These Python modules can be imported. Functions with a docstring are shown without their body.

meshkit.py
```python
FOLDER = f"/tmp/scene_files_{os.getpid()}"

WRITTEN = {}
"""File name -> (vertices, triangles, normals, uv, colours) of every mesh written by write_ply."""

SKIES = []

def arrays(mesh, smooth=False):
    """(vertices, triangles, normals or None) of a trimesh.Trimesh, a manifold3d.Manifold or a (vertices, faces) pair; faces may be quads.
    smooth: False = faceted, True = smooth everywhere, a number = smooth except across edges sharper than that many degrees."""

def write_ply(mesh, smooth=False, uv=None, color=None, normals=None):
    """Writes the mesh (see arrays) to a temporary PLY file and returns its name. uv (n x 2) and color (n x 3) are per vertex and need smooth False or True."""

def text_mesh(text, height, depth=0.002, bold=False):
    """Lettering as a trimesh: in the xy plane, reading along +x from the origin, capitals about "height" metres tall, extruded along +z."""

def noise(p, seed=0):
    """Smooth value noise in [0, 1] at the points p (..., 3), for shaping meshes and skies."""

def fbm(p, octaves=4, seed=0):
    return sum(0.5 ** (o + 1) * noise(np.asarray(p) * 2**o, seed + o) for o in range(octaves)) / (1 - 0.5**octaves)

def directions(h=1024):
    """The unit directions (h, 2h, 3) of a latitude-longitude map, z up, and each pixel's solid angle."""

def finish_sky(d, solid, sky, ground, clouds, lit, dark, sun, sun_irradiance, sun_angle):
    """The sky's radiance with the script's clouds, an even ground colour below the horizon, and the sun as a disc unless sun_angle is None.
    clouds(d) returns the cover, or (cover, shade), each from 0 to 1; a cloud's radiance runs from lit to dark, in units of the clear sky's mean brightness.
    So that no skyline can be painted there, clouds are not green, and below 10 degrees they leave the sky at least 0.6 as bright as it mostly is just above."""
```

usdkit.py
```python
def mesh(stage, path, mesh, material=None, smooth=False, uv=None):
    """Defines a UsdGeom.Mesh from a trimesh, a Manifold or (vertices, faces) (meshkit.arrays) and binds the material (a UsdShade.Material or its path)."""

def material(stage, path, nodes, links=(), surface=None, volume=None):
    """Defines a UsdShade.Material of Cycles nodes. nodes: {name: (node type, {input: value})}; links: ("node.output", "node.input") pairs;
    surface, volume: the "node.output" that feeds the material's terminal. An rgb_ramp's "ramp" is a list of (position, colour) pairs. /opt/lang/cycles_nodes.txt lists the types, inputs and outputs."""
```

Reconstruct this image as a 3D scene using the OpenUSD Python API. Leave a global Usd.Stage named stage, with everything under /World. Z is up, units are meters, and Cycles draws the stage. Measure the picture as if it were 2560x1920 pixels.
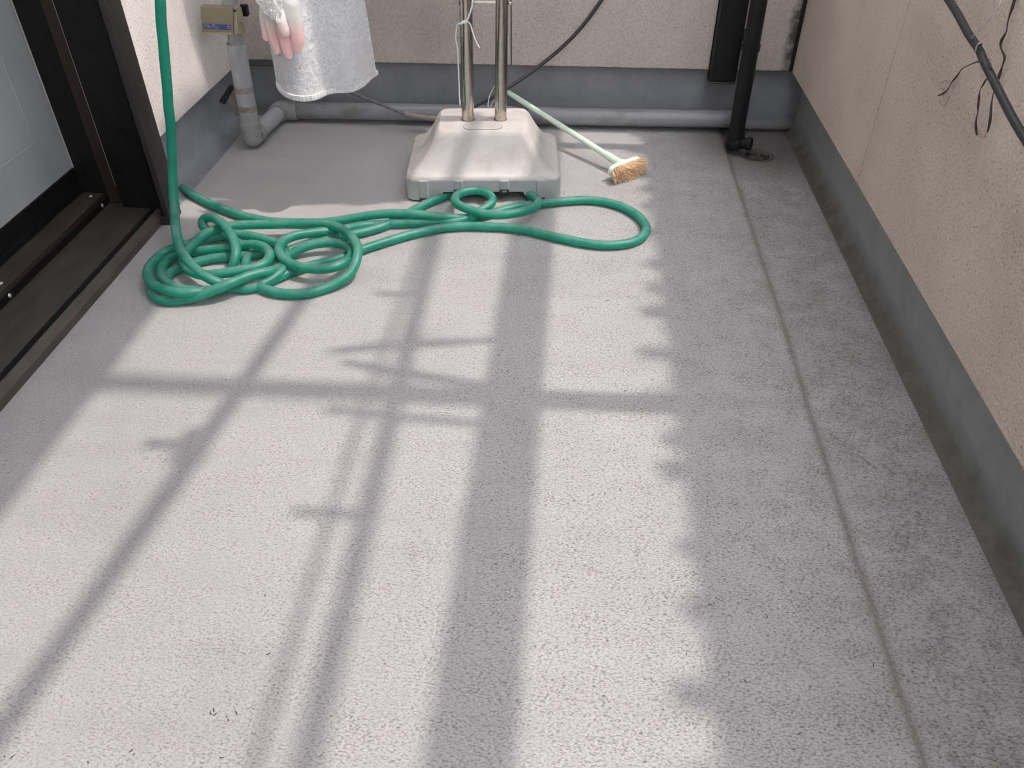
import math, random
import numpy as np
import trimesh
import manifold3d as m3
from scipy.interpolate import CubicSpline, PchipInterpolator
from shapely.geometry import Polygon, box as sbox
import usdkit, meshkit
from pxr import Usd, UsdGeom, UsdLux, UsdShade, Gf, Sdf

random.seed(7); np.random.seed(7)
stage = Usd.Stage.CreateInMemory()
UsdGeom.SetStageUpAxis(stage, UsdGeom.Tokens.z)
UsdGeom.SetStageMetersPerUnit(stage, 1.0)
world = UsdGeom.Xform.Define(stage, '/World')
stage.SetDefaultPrim(world.GetPrim())
UsdGeom.Scope.Define(stage, '/World/Looks')

# ------------------------------------------------------------------ camera
F_PX, W_PX, H_PX = 2002.77, 2560.0, 1920.0
CAM = np.array([0, 0, 1.0])
B = np.array([[0.99706293, 0.07651731, -0.0032576],
              [0.0459854, -0.63214499, -0.77348436],
              [-0.06124422, 0.77106278, -0.63380702]])        # rows: right, down, forward
cam = UsdGeom.Camera.Define(stage, '/World/camera')
cam.CreateHorizontalApertureAttr(36.0)
cam.CreateVerticalApertureAttr(27.0)
cam.CreateFocalLengthAttr(36.0 * F_PX / W_PX)
cam.CreateClippingRangeAttr(Gf.Vec2f(0.02, 500))
_m = Gf.Matrix4d(1)
for i, row in enumerate((B[0], -B[1], -B[2])):
    _m.SetRow(i, Gf.Vec4d(*map(float, row), 0))
_m.SetRow(3, Gf.Vec4d(*map(float, CAM), 1))
cam.AddTransformOp().Set(_m)
EXPOSURE = 0.60
cam.CreateExposureAttr(EXPOSURE)

# ------------------------------------------------------------------ sky and sun
SUN_EL = math.radians(65.0)
SUN_H = np.array([1.0, 0.012]); SUN_H /= np.linalg.norm(SUN_H)
SUN = np.array([SUN_H[0] * math.cos(SUN_EL), SUN_H[1] * math.cos(SUN_EL), math.sin(SUN_EL)])
SKY_STRENGTH, SUN_INT = 0.15, 0.5
sky = UsdLux.DomeLight.Define(stage, '/World/sky')
skymat = usdkit.material(stage, '/World/Looks/sky_material', {
    's': ('sky_texture', {'sky_type': 'single_scattering', 'sun_disc': False, 'sun_elevation': SUN_EL,
                          'sun_rotation': math.atan2(SUN[0], SUN[1]), 'air_density': 1.0, 'aerosol_density': 2.5, 'ozone_density': 1.0}),
    'tc': ('texture_coordinate', {}),
    'n': ('noise_texture', {'scale': 2.2, 'detail': 5.0, 'roughness': 0.55}),
    'r': ('rgb_ramp', {'ramp': [(0.30, (0.15,) * 3), (0.62, (1.0,) * 3)]}),
    'm': ('mix_color', {'blend_type': 'mix', 'b': (24.0, 24.0, 25.2)}),
    'b': ('background_shader', {'strength': SKY_STRENGTH})},
    [('tc.generated', 'n.vector'), ('n.fac', 'r.fac'), ('r.color', 'm.fac'), ('s.color', 'm.a'), ('m.result', 'b.color')], surface='b.background')
UsdShade.MaterialBindingAPI.Apply(sky.GetPrim()).Bind(skymat)
sky.GetPrim().SetCustomDataByKey('kind', 'structure')
sun = UsdLux.DistantLight.Define(stage, '/World/sun')
sun.CreateNormalizeAttr(True); sun.CreateIntensityAttr(SUN_INT); sun.CreateAngleAttr(0.9)
sun.CreateColorAttr(Gf.Vec3f(1.0, 0.90, 0.85))
_z = SUN; _x = np.cross([0, 1, 0], _z); _x /= np.linalg.norm(_x); _y = np.cross(_z, _x)
_s = Gf.Matrix4d(1)
for i, row in enumerate((_x, _y, _z)):
    _s.SetRow(i, Gf.Vec4d(*map(float, row), 0))
sun.AddTransformOp().Set(_s)

# ------------------------------------------------------------------ where a pixel of the 2560 x 1920 photograph meets a plane of the place
def ray(x, y): return B.T @ np.array([(x - W_PX / 2) / F_PX, (y - H_PX / 2) / F_PX, 1.0])
def onz(x, y, z=0.0):
    d = ray(x, y); return CAM + d * ((z - CAM[2]) / d[2])
def ony(x, y, Y):
    d = ray(x, y); return CAM + d * (Y / d[1])
def onx(x, y, X):
    d = ray(x, y); return CAM + d * (X / d[0])
def caster(xs, ys, z):                                     # the point at height z whose sun shadow lands on the floor at xs, ys
    return np.array([xs, ys, 0.0]) + SUN * (z / SUN[2])

# ------------------------------------------------------------------ helpers
_used = {}
def numbered(parent, name):
    k = (parent, name); n = _used.get(k, 0); _used[k] = n + 1
    return f'{parent}/{name}' if n == 0 else f'{parent}/{name}_{n:03d}'

def tag(p, label=None, cat=None, group=None, kind=None):
    p = p.GetPrim() if hasattr(p, 'GetPrim') else p
    for k, v in (('label', label), ('category', cat), ('group', group), ('kind', kind)):
        if v: p.SetCustomDataByKey(k, v)
    return p

def thing(name, label, cat, loc=(0, 0, 0), group=None):
    x = UsdGeom.Xform.Define(stage, numbered('/World', name))
    x.AddTranslateOp().Set(Gf.Vec3d(*map(float, loc)))
    tag(x, label, cat, group)
    x._loc = np.array(loc, float)
    LOC[str(x.GetPath())] = np.array(loc, float)
    return x
LOC = {}

def part(name, mesh, mat, parent=None, smooth=False, label=None):
    """one mesh, given in world coordinates, placed under its thing (or part)"""
    pp = str(parent.GetPath()) if parent is not None else '/World'
    off = np.zeros(3)
    for k, v in LOC.items():
        if pp == k or pp.startswith(k + '/'): off = v
    if isinstance(mesh, list): mesh = trimesh.util.concatenate(mesh)
    v, f, n = meshkit.arrays(mesh, False)
    m = usdkit.mesh(stage, numbered(pp, name), trimesh.Trimesh(v - off, f, process=bool(smooth)), mat, smooth=smooth)
    if label: tag(m, label)
    return m

def bx(x0, x1, y0, y1, z0, z1, bev=0.0):
    if bev <= 0:
        return trimesh.creation.box(bounds=[[x0, y0, z0], [x1, y1, z1]])
    pts = []
    for sx in (0, 1):
        for sy in (0, 1):
            for sz in (0, 1):
                c = np.array([(x0, x1)[sx], (y0, y1)[sy], (z0, z1)[sz]], float)
                s = np.array([1 - 2 * sx, 1 - 2 * sy, 1 - 2 * sz]) * bev
                for k in range(3):
                    q = c + s; q[k] = c[k]; pts.append(q)
    return trimesh.convex.convex_hull(np.array(pts))

def tube(path, r, n=14, cap=True, round_end=False):
    p = np.asarray(path, float); N = len(p)
    rr = np.full(N, r) if np.isscalar(r) else np.asarray(r, float)
    t = np.gradient(p, axis=0); t /= np.linalg.norm(t, axis=1, keepdims=True)
    u = np.cross(t[0], [0, 0, 1]) if abs(t[0][2]) < 0.9 else np.cross(t[0], [1, 0, 0])
    u /= np.linalg.norm(u); V = []
    a = np.linspace(0, 2 * np.pi, n, endpoint=False)
    for i in range(N):
        u = u - t[i] * (u @ t[i]); u /= np.linalg.norm(u)
        w = np.cross(t[i], u)
        V.append(p[i] + rr[i] * (np.cos(a)[:, None] * u + np.sin(a)[:, None] * w))
    V = np.vstack(V); Fc = []
    for i in range(N - 1):
        for j in range(n):
            k = (j + 1) % n
            Fc += [[i * n + j, i * n + k, (i + 1) * n + k], [i * n + j, (i + 1) * n + k, (i + 1) * n + j]]
    if cap:
        c0, c1 = len(V), len(V) + 1
        V = np.vstack([V, p[0], p[-1]])
        for j in range(n):
            k = (j + 1) % n
            Fc += [[c0, k, j], [c1, (N - 1) * n + j, (N - 1) * n + k]]
    return trimesh.Trimesh(V, np.array(Fc), process=False)

def spline(pts, n=120, k=1.0):
    p = np.asarray(pts, float)
    d = np.r_[0, np.cumsum(np.linalg.norm(np.diff(p, axis=0), axis=1) ** k + 1e-9)]
    cs = CubicSpline(d, p)
    return cs(np.linspace(0, d[-1], n))

def cyl(a, b, r, n=32, bev=0.0, r2=None):
    a, b = np.array(a, float), np.array(b, float); r2 = r if r2 is None else r2
    L = np.linalg.norm(b - a); d = (b - a) / L
    if bev:
        return tube([a, a + d * 1e-4, a + d * bev, b - d * bev, b - d * 1e-4, b], [r - bev, r - bev, r, r2, r2 - bev, r2 - bev], n)
    return tube([a, b], [r, r2], n)

def lathe(a, d, prof, n=36):
    """revolves (distance along d, radius) pairs about the axis from a"""
    d = np.array(d, float); d /= np.linalg.norm(d)
    u = np.cross(d, [0, 0, 1]) if abs(d[2]) < 0.9 else np.cross(d, [1, 0, 0]); u /= np.linalg.norm(u); w = np.cross(d, u)
    ang = np.linspace(0, 2 * np.pi, n, endpoint=False); V = []
    for h, r in prof: V.append(np.array(a) + d * h + max(r, 1e-5) * (np.cos(ang)[:, None] * u + np.sin(ang)[:, None] * w))
    V = np.vstack(V); Fc = []
    for i in range(len(prof) - 1):
        for j in range(n):
            k = (j + 1) % n
            Fc += [[i * n + j, i * n + k, (i + 1) * n + k], [i * n + j, (i + 1) * n + k, (i + 1) * n + j]]
    return trimesh.Trimesh(V, np.array(Fc), process=False)

def loft(prof, y0, y1, n=2):
    """an open (x, z) profile drawn out along y"""
    prof = np.asarray(prof, float); ys = np.linspace(y0, y1, n); k = len(prof)
    V = np.vstack([np.c_[prof[:, 0], np.full(k, y), prof[:, 1]] for y in ys]); Fc = []
    for i in range(n - 1):
        for j in range(k - 1):
            Fc += [[i * k + j, (i + 1) * k + j, (i + 1) * k + j + 1], [i * k + j, (i + 1) * k + j + 1, i * k + j + 1]]
    return trimesh.Trimesh(V, np.array(Fc), process=False)

def loft_x(prof, x0, x1):
    """an open (y, z) profile drawn out along x"""
    m = loft(prof, x0, x1); v = m.vertices[:, [1, 0, 2]].copy(); return trimesh.Trimesh(v, m.faces[:, ::-1], process=False)

def man(mesh):
    return m3.Manifold(m3.Mesh(np.asarray(mesh.vertices, np.float32), np.asarray(mesh.faces, np.uint32)))
def unman(M):
    m = M.to_mesh(); return trimesh.Trimesh(m.vert_properties[:, :3], m.tri_verts, process=False)

def ball_hull(a, ra, b, rb, seg=16):
    s = m3.Manifold.sphere
    return m3.Manifold.batch_hull([s(ra, seg).translate(list(map(float, a))), s(rb, seg).translate(list(map(float, b)))])

# ------------------------------------------------------------------ materials
L = '/World/Looks/'
def simple(name, col, rough=0.5, metal=0.0, spec=0.5, var=0.12, scale=60.0, bump=0.0, bscale=400.0, **kw):
    """principled paint with a little unevenness in tone and relief"""
    nodes = {'g': ('geometry', {}), 'n': ('noise_texture', {'scale': scale, 'detail': 4.0, 'roughness': 0.6}),
             'r': ('rgb_ramp', {'ramp': [(0.25, tuple(c * (1 - var) for c in col)), (0.75, tuple(min(1, c * (1 + var)) for c in col))]}),
             'rr': ('map_range', {'from_min': 0.3, 'from_max': 0.7, 'to_min': max(0.02, rough - 0.08), 'to_max': min(1, rough + 0.1)}),
             'p': ('principled_bsdf', dict(metallic=metal, specular_ior_level=spec, **kw))}
    links = [('g.position', 'n.vector'), ('n.fac', 'r.fac'), ('r.color', 'p.base_color'), ('n.fac', 'rr.value'), ('rr.result', 'p.roughness')]
    if bump:
        nodes['bn'] = ('noise_texture', {'scale': bscale, 'detail': 3.0, 'roughness': 0.6})
        nodes['b'] = ('bump', {'strength': bump, 'distance': 0.001})
        links += [('g.position', 'bn.vector'), ('bn.fac', 'b.height'), ('b.normal', 'p.normal')]
    return usdkit.material(stage, L + name, nodes, links, surface='p.BSDF')

def stained(name, base, dirt, rough=0.55, metal=0.0, scale=14.0, lo=0.45, hi=0.75, fine=180.0, stretch=(1, 1, 1), bump=0.1, spec=0.4, **kw):
    """a surface with blotches of grime over its own colour"""
    nodes = {'g': ('geometry', {}), 'mp': ('mapping', {'scale': stretch}),
             'n': ('noise_texture', {'scale': scale, 'detail': 6.0, 'roughness': 0.65}),
             'f': ('noise_texture', {'scale': fine, 'detail': 3.0, 'roughness': 0.6}),
             'r': ('rgb_ramp', {'ramp': [(lo, (0,) * 3), (hi, (1,) * 3)]}),
             'm': ('mix_color', {'a': base, 'b': dirt}),
             'fr': ('rgb_ramp', {'ramp': [(0.3, (0.93,) * 3), (0.7, (1.05,) * 3)]}),
             'mm': ('mix_color', {'blend_type': 'multiply', 'fac': 1.0}),
             'b': ('bump', {'strength': bump, 'distance': 0.001}),
             'p': ('principled_bsdf', dict(roughness=rough, metallic=metal, specular_ior_level=spec, **kw))}
    links = [('g.position', 'mp.vector'), ('mp.vector', 'n.vector'), ('g.position', 'f.vector'), ('n.fac', 'r.fac'), ('r.color', 'm.fac'),
             ('m.result', 'mm.a'), ('f.fac', 'fr.fac'), ('fr.color', 'mm.b'), ('mm.result', 'p.base_color'), ('f.fac', 'b.height'), ('b.normal', 'p.normal')]
    return usdkit.material(stage, L + name, nodes, links, surface='p.BSDF')

def floor_material(name, base, gut=False):
    """weathered grey waterproof coating: mottled, with dark pits that gather in patches, and dirt along the drain channel"""
    nodes = {'g': ('geometry', {}), 'sx': ('separate_xyz', {}),
             'big': ('noise_texture', {'scale': 2.6, 'detail': 5.0, 'roughness': 0.6}),
             'mid': ('noise_texture', {'scale': 17.0, 'detail': 5.0, 'roughness': 0.65}),
             'mp': ('mapping', {'scale': (210.0, 390.0, 240.0), 'rotation': (0, 0, 0.25)}),
             'v': ('noise_texture', {'scale': 1.0, 'detail': 2.0, 'roughness': 0.5, 'distortion': 0.15}),
             'mp2': ('mapping', {'scale': (105.0, 170.0, 150.0), 'rotation': (0, 0, -0.3)}),
             'v2': ('voronoi_texture', {'scale': 1.0, 'feature': 'f1', 'randomness': 1.0}),
             'grain': ('noise_texture', {'scale': 330.0, 'detail': 3.0, 'roughness': 0.7}),
             # patches in which the pits are dense: more of them to the right
             'pm': ('map_range', {'from_min': -0.9, 'from_max': 0.5, 'to_min': -0.04, 'to_max': 0.065, 'clamp': True}),
             'pa': ('math', {'math_type': 'add'}), 'pb': ('math', {'math_type': 'multiply_add', 'value2': 0.3, 'value3': 0.0}),
             'th': ('math', {'math_type': 'add'}),
             'pit': ('map_range', {'from_min': 0.66, 'from_max': 0.86, 'to_min': 0.0, 'to_max': 0.68, 'clamp': True}),
             'pit2': ('map_range', {'from_min': 0.13, 'from_max': 0.30, 'to_min': 0.72, 'to_max': 0.0, 'clamp': True}),
             'th2': ('map_range', {'from_min': 0.11, 'from_max': 0.24, 'to_min': 0.12, 'to_max': 1.0, 'clamp': True}), 'pit3': ('math', {'math_type': 'multiply'}),
             'br': ('rgb_ramp', {'ramp': [(0.25, tuple(c * 0.86 for c in base)), (0.5, base), (0.78, tuple(min(1, c * 1.07) for c in base))]}),
             'mr': ('rgb_ramp', {'ramp': [(0.3, (0.91, 0.91, 0.92)), (0.7, (1.05, 1.045, 1.04))]}),
             'gr': ('rgb_ramp', {'ramp': [(0.3, (0.74,) * 3), (0.7, (1.2,) * 3)]}),
             'm1': ('mix_color', {'blend_type': 'multiply', 'fac': 1.0}), 'm2': ('mix_color', {'blend_type': 'multiply', 'fac': 1.0}),
             'tm': ('mapping', {'scale': (2.2, 15.0, 3.0), 'rotation': (0, 0, 0.06)}), 'tn': ('noise_texture', {'scale': 1.0, 'detail': 5.0, 'roughness': 0.6, 'distortion': 0.4}),
             'tr': ('rgb_ramp', {'ramp': [(0.28, (0.945, 0.94, 0.935)), (0.5, (1.0,) * 3), (0.72, (1.03,) * 3)]}), 'm0': ('mix_color', {'blend_type': 'multiply', 'fac': 1.0}),
             'dv': ('vector_math', {'math_type': 'distance', 'vector2': (0.60, 2.48, 0.0)}), 'dn': ('math', {'math_type': 'multiply_add', 'value2': 0.22, 'value3': -0.11}), 'da': ('math', {'math_type': 'add'}),
             'dm': ('map_range', {'from_min': 0.11, 'from_max': 0.31, 'to_min': 0.8, 'to_max': 0.0, 'clamp': True}), 'm7': ('mix_color', {'b': (0.085, 0.078, 0.072)}),
             'm3': ('mix_color', {'b': (0.12, 0.115, 0.11)}), 'm4': ('mix_color', {'b': (0.05, 0.046, 0.042)}),
             # grime: along the channel's edge and in the channel
             'gd': ('map_range', {'from_min': 0.12, 'from_max': 0.56, 'to_min': 0.0, 'to_max': 0.5, 'clamp': True}),
             'gn': ('map_range', {'from_min': 0.35, 'from_max': 0.62, 'to_min': 0.15, 'to_max': 1.0, 'clamp': True}),
             'gm': ('math', {'math_type': 'multiply'}),
             'm5': ('mix_color', {'b': (0.20, 0.188, 0.175)}),
             # brown line of dirt in the lip of the channel
             'e1': ('math', {'math_type': 'subtract', 'value2': 0.474}), 'ew': ('noise_texture', {'scale': 9.0, 'detail': 4.0}),
             'e1b': ('math', {'math_type': 'multiply_add', 'value2': 0.016, 'value3': -0.008}), 'e1c': ('math', {'math_type': 'add'}),
             'e2': ('math', {'math_type': 'absolute'}),
             'e3': ('map_range', {'from_min': 0.001, 'from_max': 0.017, 'to_min': 0.34, 'to_max': 0.0, 'clamp': True}),
             'm6': ('mix_color', {'b': (0.15, 0.118, 0.10)}),
             'b': ('bump', {'strength': 0.5, 'distance': 0.0007}),
             'ba': ('math', {'math_type': 'subtract'}),
             'p': ('principled_bsdf', {'roughness': 0.62, 'specular_ior_level': 0.35})}
    links = [('g.position', 'sx.vector')]
    for k in ('big', 'mid', 'mp', 'mp2', 'grain', 'ew'): links.append(('g.position', k + '.vector'))
    links += [('mp.vector', 'v.vector'), ('mp2.vector', 'v2.vector'), ('sx.x', 'pm.value'), ('mid.fac', 'pb.value1'), ('pm.result', 'pb.value3'),
              ('v.fac', 'th.value1'), ('pb.value', 'th.value2'), ('v2.distance', 'pit2.value'), ('pb.value', 'th2.value'), ('pit2.result', 'pit3.value1'), ('th2.result', 'pit3.value2'),
              ('big.fac', 'br.fac'), ('mid.fac', 'mr.fac'), ('grain.fac', 'gr.fac'),
              ('br.color', 'm1.a'), ('mr.color', 'm1.b'), ('g.position', 'tm.vector'), ('tm.vector', 'tn.vector'), ('tn.fac', 'tr.fac'), ('m1.result', 'm0.a'), ('tr.color', 'm0.b'), ('m0.result', 'm2.a'), ('gr.color', 'm2.b'), ('g.position', 'dv.vector1'), ('mid.fac', 'dn.value1'), ('dv.value', 'da.value1'), ('dn.value', 'da.value2'), ('da.value', 'dm.value'), ('dm.result', 'm7.fac'),
              ('sx.x', 'gd.value'), ('mid.fac', 'gn.value'), ('gd.result', 'gm.value1'), ('gn.result', 'gm.value2'),
              ('m2.result', 'm5.a'), ('gm.value', 'm5.fac'),
              ('m5.result', 'm3.a'), ('m3.result', 'm4.a'),
              ('sx.x', 'e1.value1'), ('ew.fac', 'e1b.value1'), ('e1.value', 'e1c.value1'), ('e1b.value', 'e1c.value2'), ('e1c.value', 'e2.value1'), ('e2.value', 'e3.value'),
              ('e3.result', 'm6.fac'), ('m4.result', 'm6.a'), ('m6.result', 'm7.a'), ('m7.result', 'p.base_color'),
              ('th.value', 'pit.value'), ('pit.result', 'm3.fac'), ('pit3.value', 'm4.fac'),
              ('grain.fac', 'ba.value1'), ('pit.result', 'ba.value2'), ('ba.value', 'b.height'), ('b.normal', 'p.normal')]
    return usdkit.material(stage, L + name, nodes, links, surface='p.BSDF')

def siding_material(name, base, relief=1.0, corner=None, gloss=0.0):
    """sprayed stone-chip siding: crumbly relief, pin-hole pits"""
    nodes = {'g': ('geometry', {}),
             'n': ('noise_texture', {'scale': 185.0, 'detail': 3.0, 'roughness': 0.6, 'distortion': 0.3}),
             'v': ('voronoi_texture', {'scale': 84.0, 'feature': 'f1', 'randomness': 1.0}),
             'pv': ('map_range', {'from_min': 0.06, 'from_max': 0.22, 'to_min': 0.55, 'to_max': 0.0, 'clamp': True}),
             'pn': ('noise_texture', {'scale': 31.0, 'detail': 2.0}),
             'pk': ('map_range', {'from_min': 0.36, 'from_max': 0.60, 'to_min': 0.0, 'to_max': 1.0, 'clamp': True}),
             'pm': ('math', {'math_type': 'multiply'}),
             'big': ('noise_texture', {'scale': 5.0, 'detail': 5.0}),
             'br': ('rgb_ramp', {'ramp': [(0.3, tuple(c * 0.88 for c in base)), (0.7, tuple(c * 1.06 for c in base))]}),
             'nr': ('rgb_ramp', {'ramp': [(0.3, (0.80, 0.79, 0.78)), (0.55, (1.0,) * 3), (0.75, (1.1,) * 3)]}),
             'm1': ('mix_color', {'blend_type': 'multiply', 'fac': 1.0}), 'm2': ('mix_color', {'b': tuple(c * 0.28 for c in base)}),
             'ba': ('math', {'math_type': 'subtract'}),
             'b': ('bump', {'strength': 0.75 * relief, 'distance': 0.003}),
             'p': ('principled_bsdf', {'roughness': 0.6 - gloss, 'specular_ior_level': 0.4})}
    links = [('g.position', k + '.vector') for k in ('n', 'v', 'big', 'pn')]
    links += [('v.distance', 'pv.value'), ('pn.fac', 'pk.value'), ('pv.result', 'pm.value1'), ('pk.result', 'pm.value2'), ('big.fac', 'br.fac'), ('n.fac', 'nr.fac'), ('br.color', 'm1.a'), ('nr.color', 'm1.b'),
              ('m1.result', 'm2.a'), ('pm.value', 'm2.fac'), ('n.fac', 'ba.value1'), ('pm.value', 'ba.value2'), ('ba.value', 'b.height'), ('b.normal', 'p.normal')]
    last = 'm2.result'
    if corner is not None:                                # black mould that grew out of the corner joint
        nodes.update({'sx': ('separate_xyz', {}), 'cd': ('map_range', {'from_min': corner - 0.075, 'from_max': corner - 0.01, 'to_min': 0.0, 'to_max': 1.0, 'clamp': True}),
                      'cn': ('noise_texture', {'scale': 24.0, 'detail': 6.0, 'roughness': 0.7}),
                      'cm': ('math', {'math_type': 'multiply'}), 'cr': ('map_range', {'from_min': 0.22, 'from_max': 0.42, 'to_min': 0.0, 'to_max': 0.93, 'clamp': True}),
                      'm3': ('mix_color', {'b': (0.03, 0.027, 0.022)})})
        links += [('g.position', 'sx.vector'), ('sx.x', 'cd.value'), ('g.position', 'cn.vector'), ('cd.result', 'cm.value1'), ('cn.fac', 'cm.value2'), ('cm.value', 'cr.value'),
                  ('cr.result', 'm3.fac'), (last, 'm3.a')]
        last = 'm3.result'
    links.append((last, 'p.base_color'))
    return usdkit.material(stage, L + name, nodes, links, surface='p.BSDF')

def skirting_material(name, base, low=-0.02, high=0.07):
    """painted upstand, grimy towards its foot where water stands"""
    nodes = {'g': ('geometry', {}), 'sx': ('separate_xyz', {}), 'n': ('noise_texture', {'scale': 16.0, 'detail': 6.0, 'roughness': 0.7}),
             'f': ('noise_texture', {'scale': 300.0, 'detail': 3.0}),
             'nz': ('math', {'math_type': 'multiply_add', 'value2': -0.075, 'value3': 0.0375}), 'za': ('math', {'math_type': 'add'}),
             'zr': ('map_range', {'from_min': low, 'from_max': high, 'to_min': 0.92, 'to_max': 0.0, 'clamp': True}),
             'r': ('rgb_ramp', {'ramp': [(0.3, tuple(c * 0.84 for c in base)), (0.7, tuple(c * 1.12 for c in base))]}),
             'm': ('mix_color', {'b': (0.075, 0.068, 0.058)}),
             'b': ('bump', {'strength': 0.3, 'distance': 0.001}),
             'p': ('principled_bsdf', {'roughness': 0.5, 'specular_ior_level': 0.4})}
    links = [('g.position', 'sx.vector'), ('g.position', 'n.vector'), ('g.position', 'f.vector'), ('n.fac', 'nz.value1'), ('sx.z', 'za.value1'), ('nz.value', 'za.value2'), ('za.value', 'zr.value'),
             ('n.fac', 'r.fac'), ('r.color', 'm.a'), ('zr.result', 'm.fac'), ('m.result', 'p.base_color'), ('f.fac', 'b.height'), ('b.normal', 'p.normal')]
    return usdkit.material(stage, L + name, nodes, links, surface='p.BSDF')

def hose_material(name):
    nodes = {'g': ('geometry', {}), 'n': ('noise_texture', {'scale': 30.0, 'detail': 5.0, 'roughness': 0.65}),
             'f': ('noise_texture', {'scale': 500.0, 'detail': 2.0}),
             'sx': ('separate_xyz', {}),
             'r': ('rgb_ramp', {'ramp': [(0.3, (0.006, 0.135, 0.092)), (0.7, (0.012, 0.200, 0.140))]}),
             # pale dust that has settled on the upper side
             'up': ('map_range', {'from_min': 0.35, 'from_max': 1.0, 'to_min': 0.0, 'to_max': 0.72, 'clamp': True}),
             'nm': ('map_range', {'from_min': 0.35, 'from_max': 0.65, 'to_min': 0.1, 'to_max': 1.2, 'clamp': True}),
             'du': ('math', {'math_type': 'multiply'}),
             'm': ('mix_color', {'b': (0.115, 0.185, 0.16)}),
             'b': ('bump', {'strength': 0.12, 'distance': 0.0006}),
             'p': ('principled_bsdf', {'roughness': 0.42, 'specular_ior_level': 0.4, 'subsurface_weight': 0.6, 'subsurface_scale': 0.007, 'subsurface_radius': (0.25, 1.0, 0.75)})}
    links = [('g.position', 'n.vector'), ('g.position', 'f.vector'), ('n.fac', 'r.fac'), ('r.color', 'm.a'), ('g.normal', 'sx.vector'), ('sx.z', 'up.value'), ('n.fac', 'nm.value'),
             ('up.result', 'du.value1'), ('nm.result', 'du.value2'), ('du.value', 'm.fac'), ('m.result', 'p.base_color'), ('f.fac', 'b.height'), ('b.normal', 'p.normal')]
    return usdkit.material(stage, L + name, nodes, links, surface='p.BSDF')

def terry_material(name, col):
    nodes = {'g': ('geometry', {}), 'n': ('noise_texture', {'scale': 170.0, 'detail': 3.0, 'roughness': 0.6, 'distortion': 0.8}),
             'bl': ('noise_texture', {'scale': 16.0, 'detail': 3.0, 'roughness': 0.5, 'distortion': 0.6}),
             'fl': ('map_range', {'from_min': 0.36, 'from_max': 0.46, 'to_min': 0.12, 'to_max': 1.0, 'clamp': True}),
             'hm': ('math', {'math_type': 'multiply'}),
             'r': ('rgb_ramp', {'ramp': [(0.30, tuple(c * 0.66 for c in col)), (0.5, col), (0.72, tuple(min(1, c * 1.1) for c in col))]}),
             'fr': ('mix_color', {'a': tuple(c * 0.84 for c in col)}),
             'b': ('bump', {'strength': 1.0, 'distance': 0.004}),
             'p': ('principled_bsdf', {'roughness': 0.95, 'specular_ior_level': 0.1, 'sheen_weight': 0.25, 'sheen_roughness': 0.6}),
             't': ('translucent_bsdf', {'color': tuple(c * 0.8 for c in col)}), 'mx': ('mix_closure', {'fac': 0.22})}
    links = [('g.position', 'n.vector'), ('g.position', 'bl.vector'), ('bl.fac', 'fl.value'), ('n.fac', 'hm.value1'), ('fl.result', 'hm.value2'), ('n.fac', 'r.fac'),
             ('fl.result', 'fr.fac'), ('r.color', 'fr.b'), ('fr.result', 'p.base_color'), ('hm.value', 'b.height'), ('b.normal', 'p.normal'),
             ('p.BSDF', 'mx.closure1'), ('t.BSDF', 'mx.closure2')]
    return usdkit.material(stage, L + name, nodes, links, surface='mx.closure')

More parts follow.
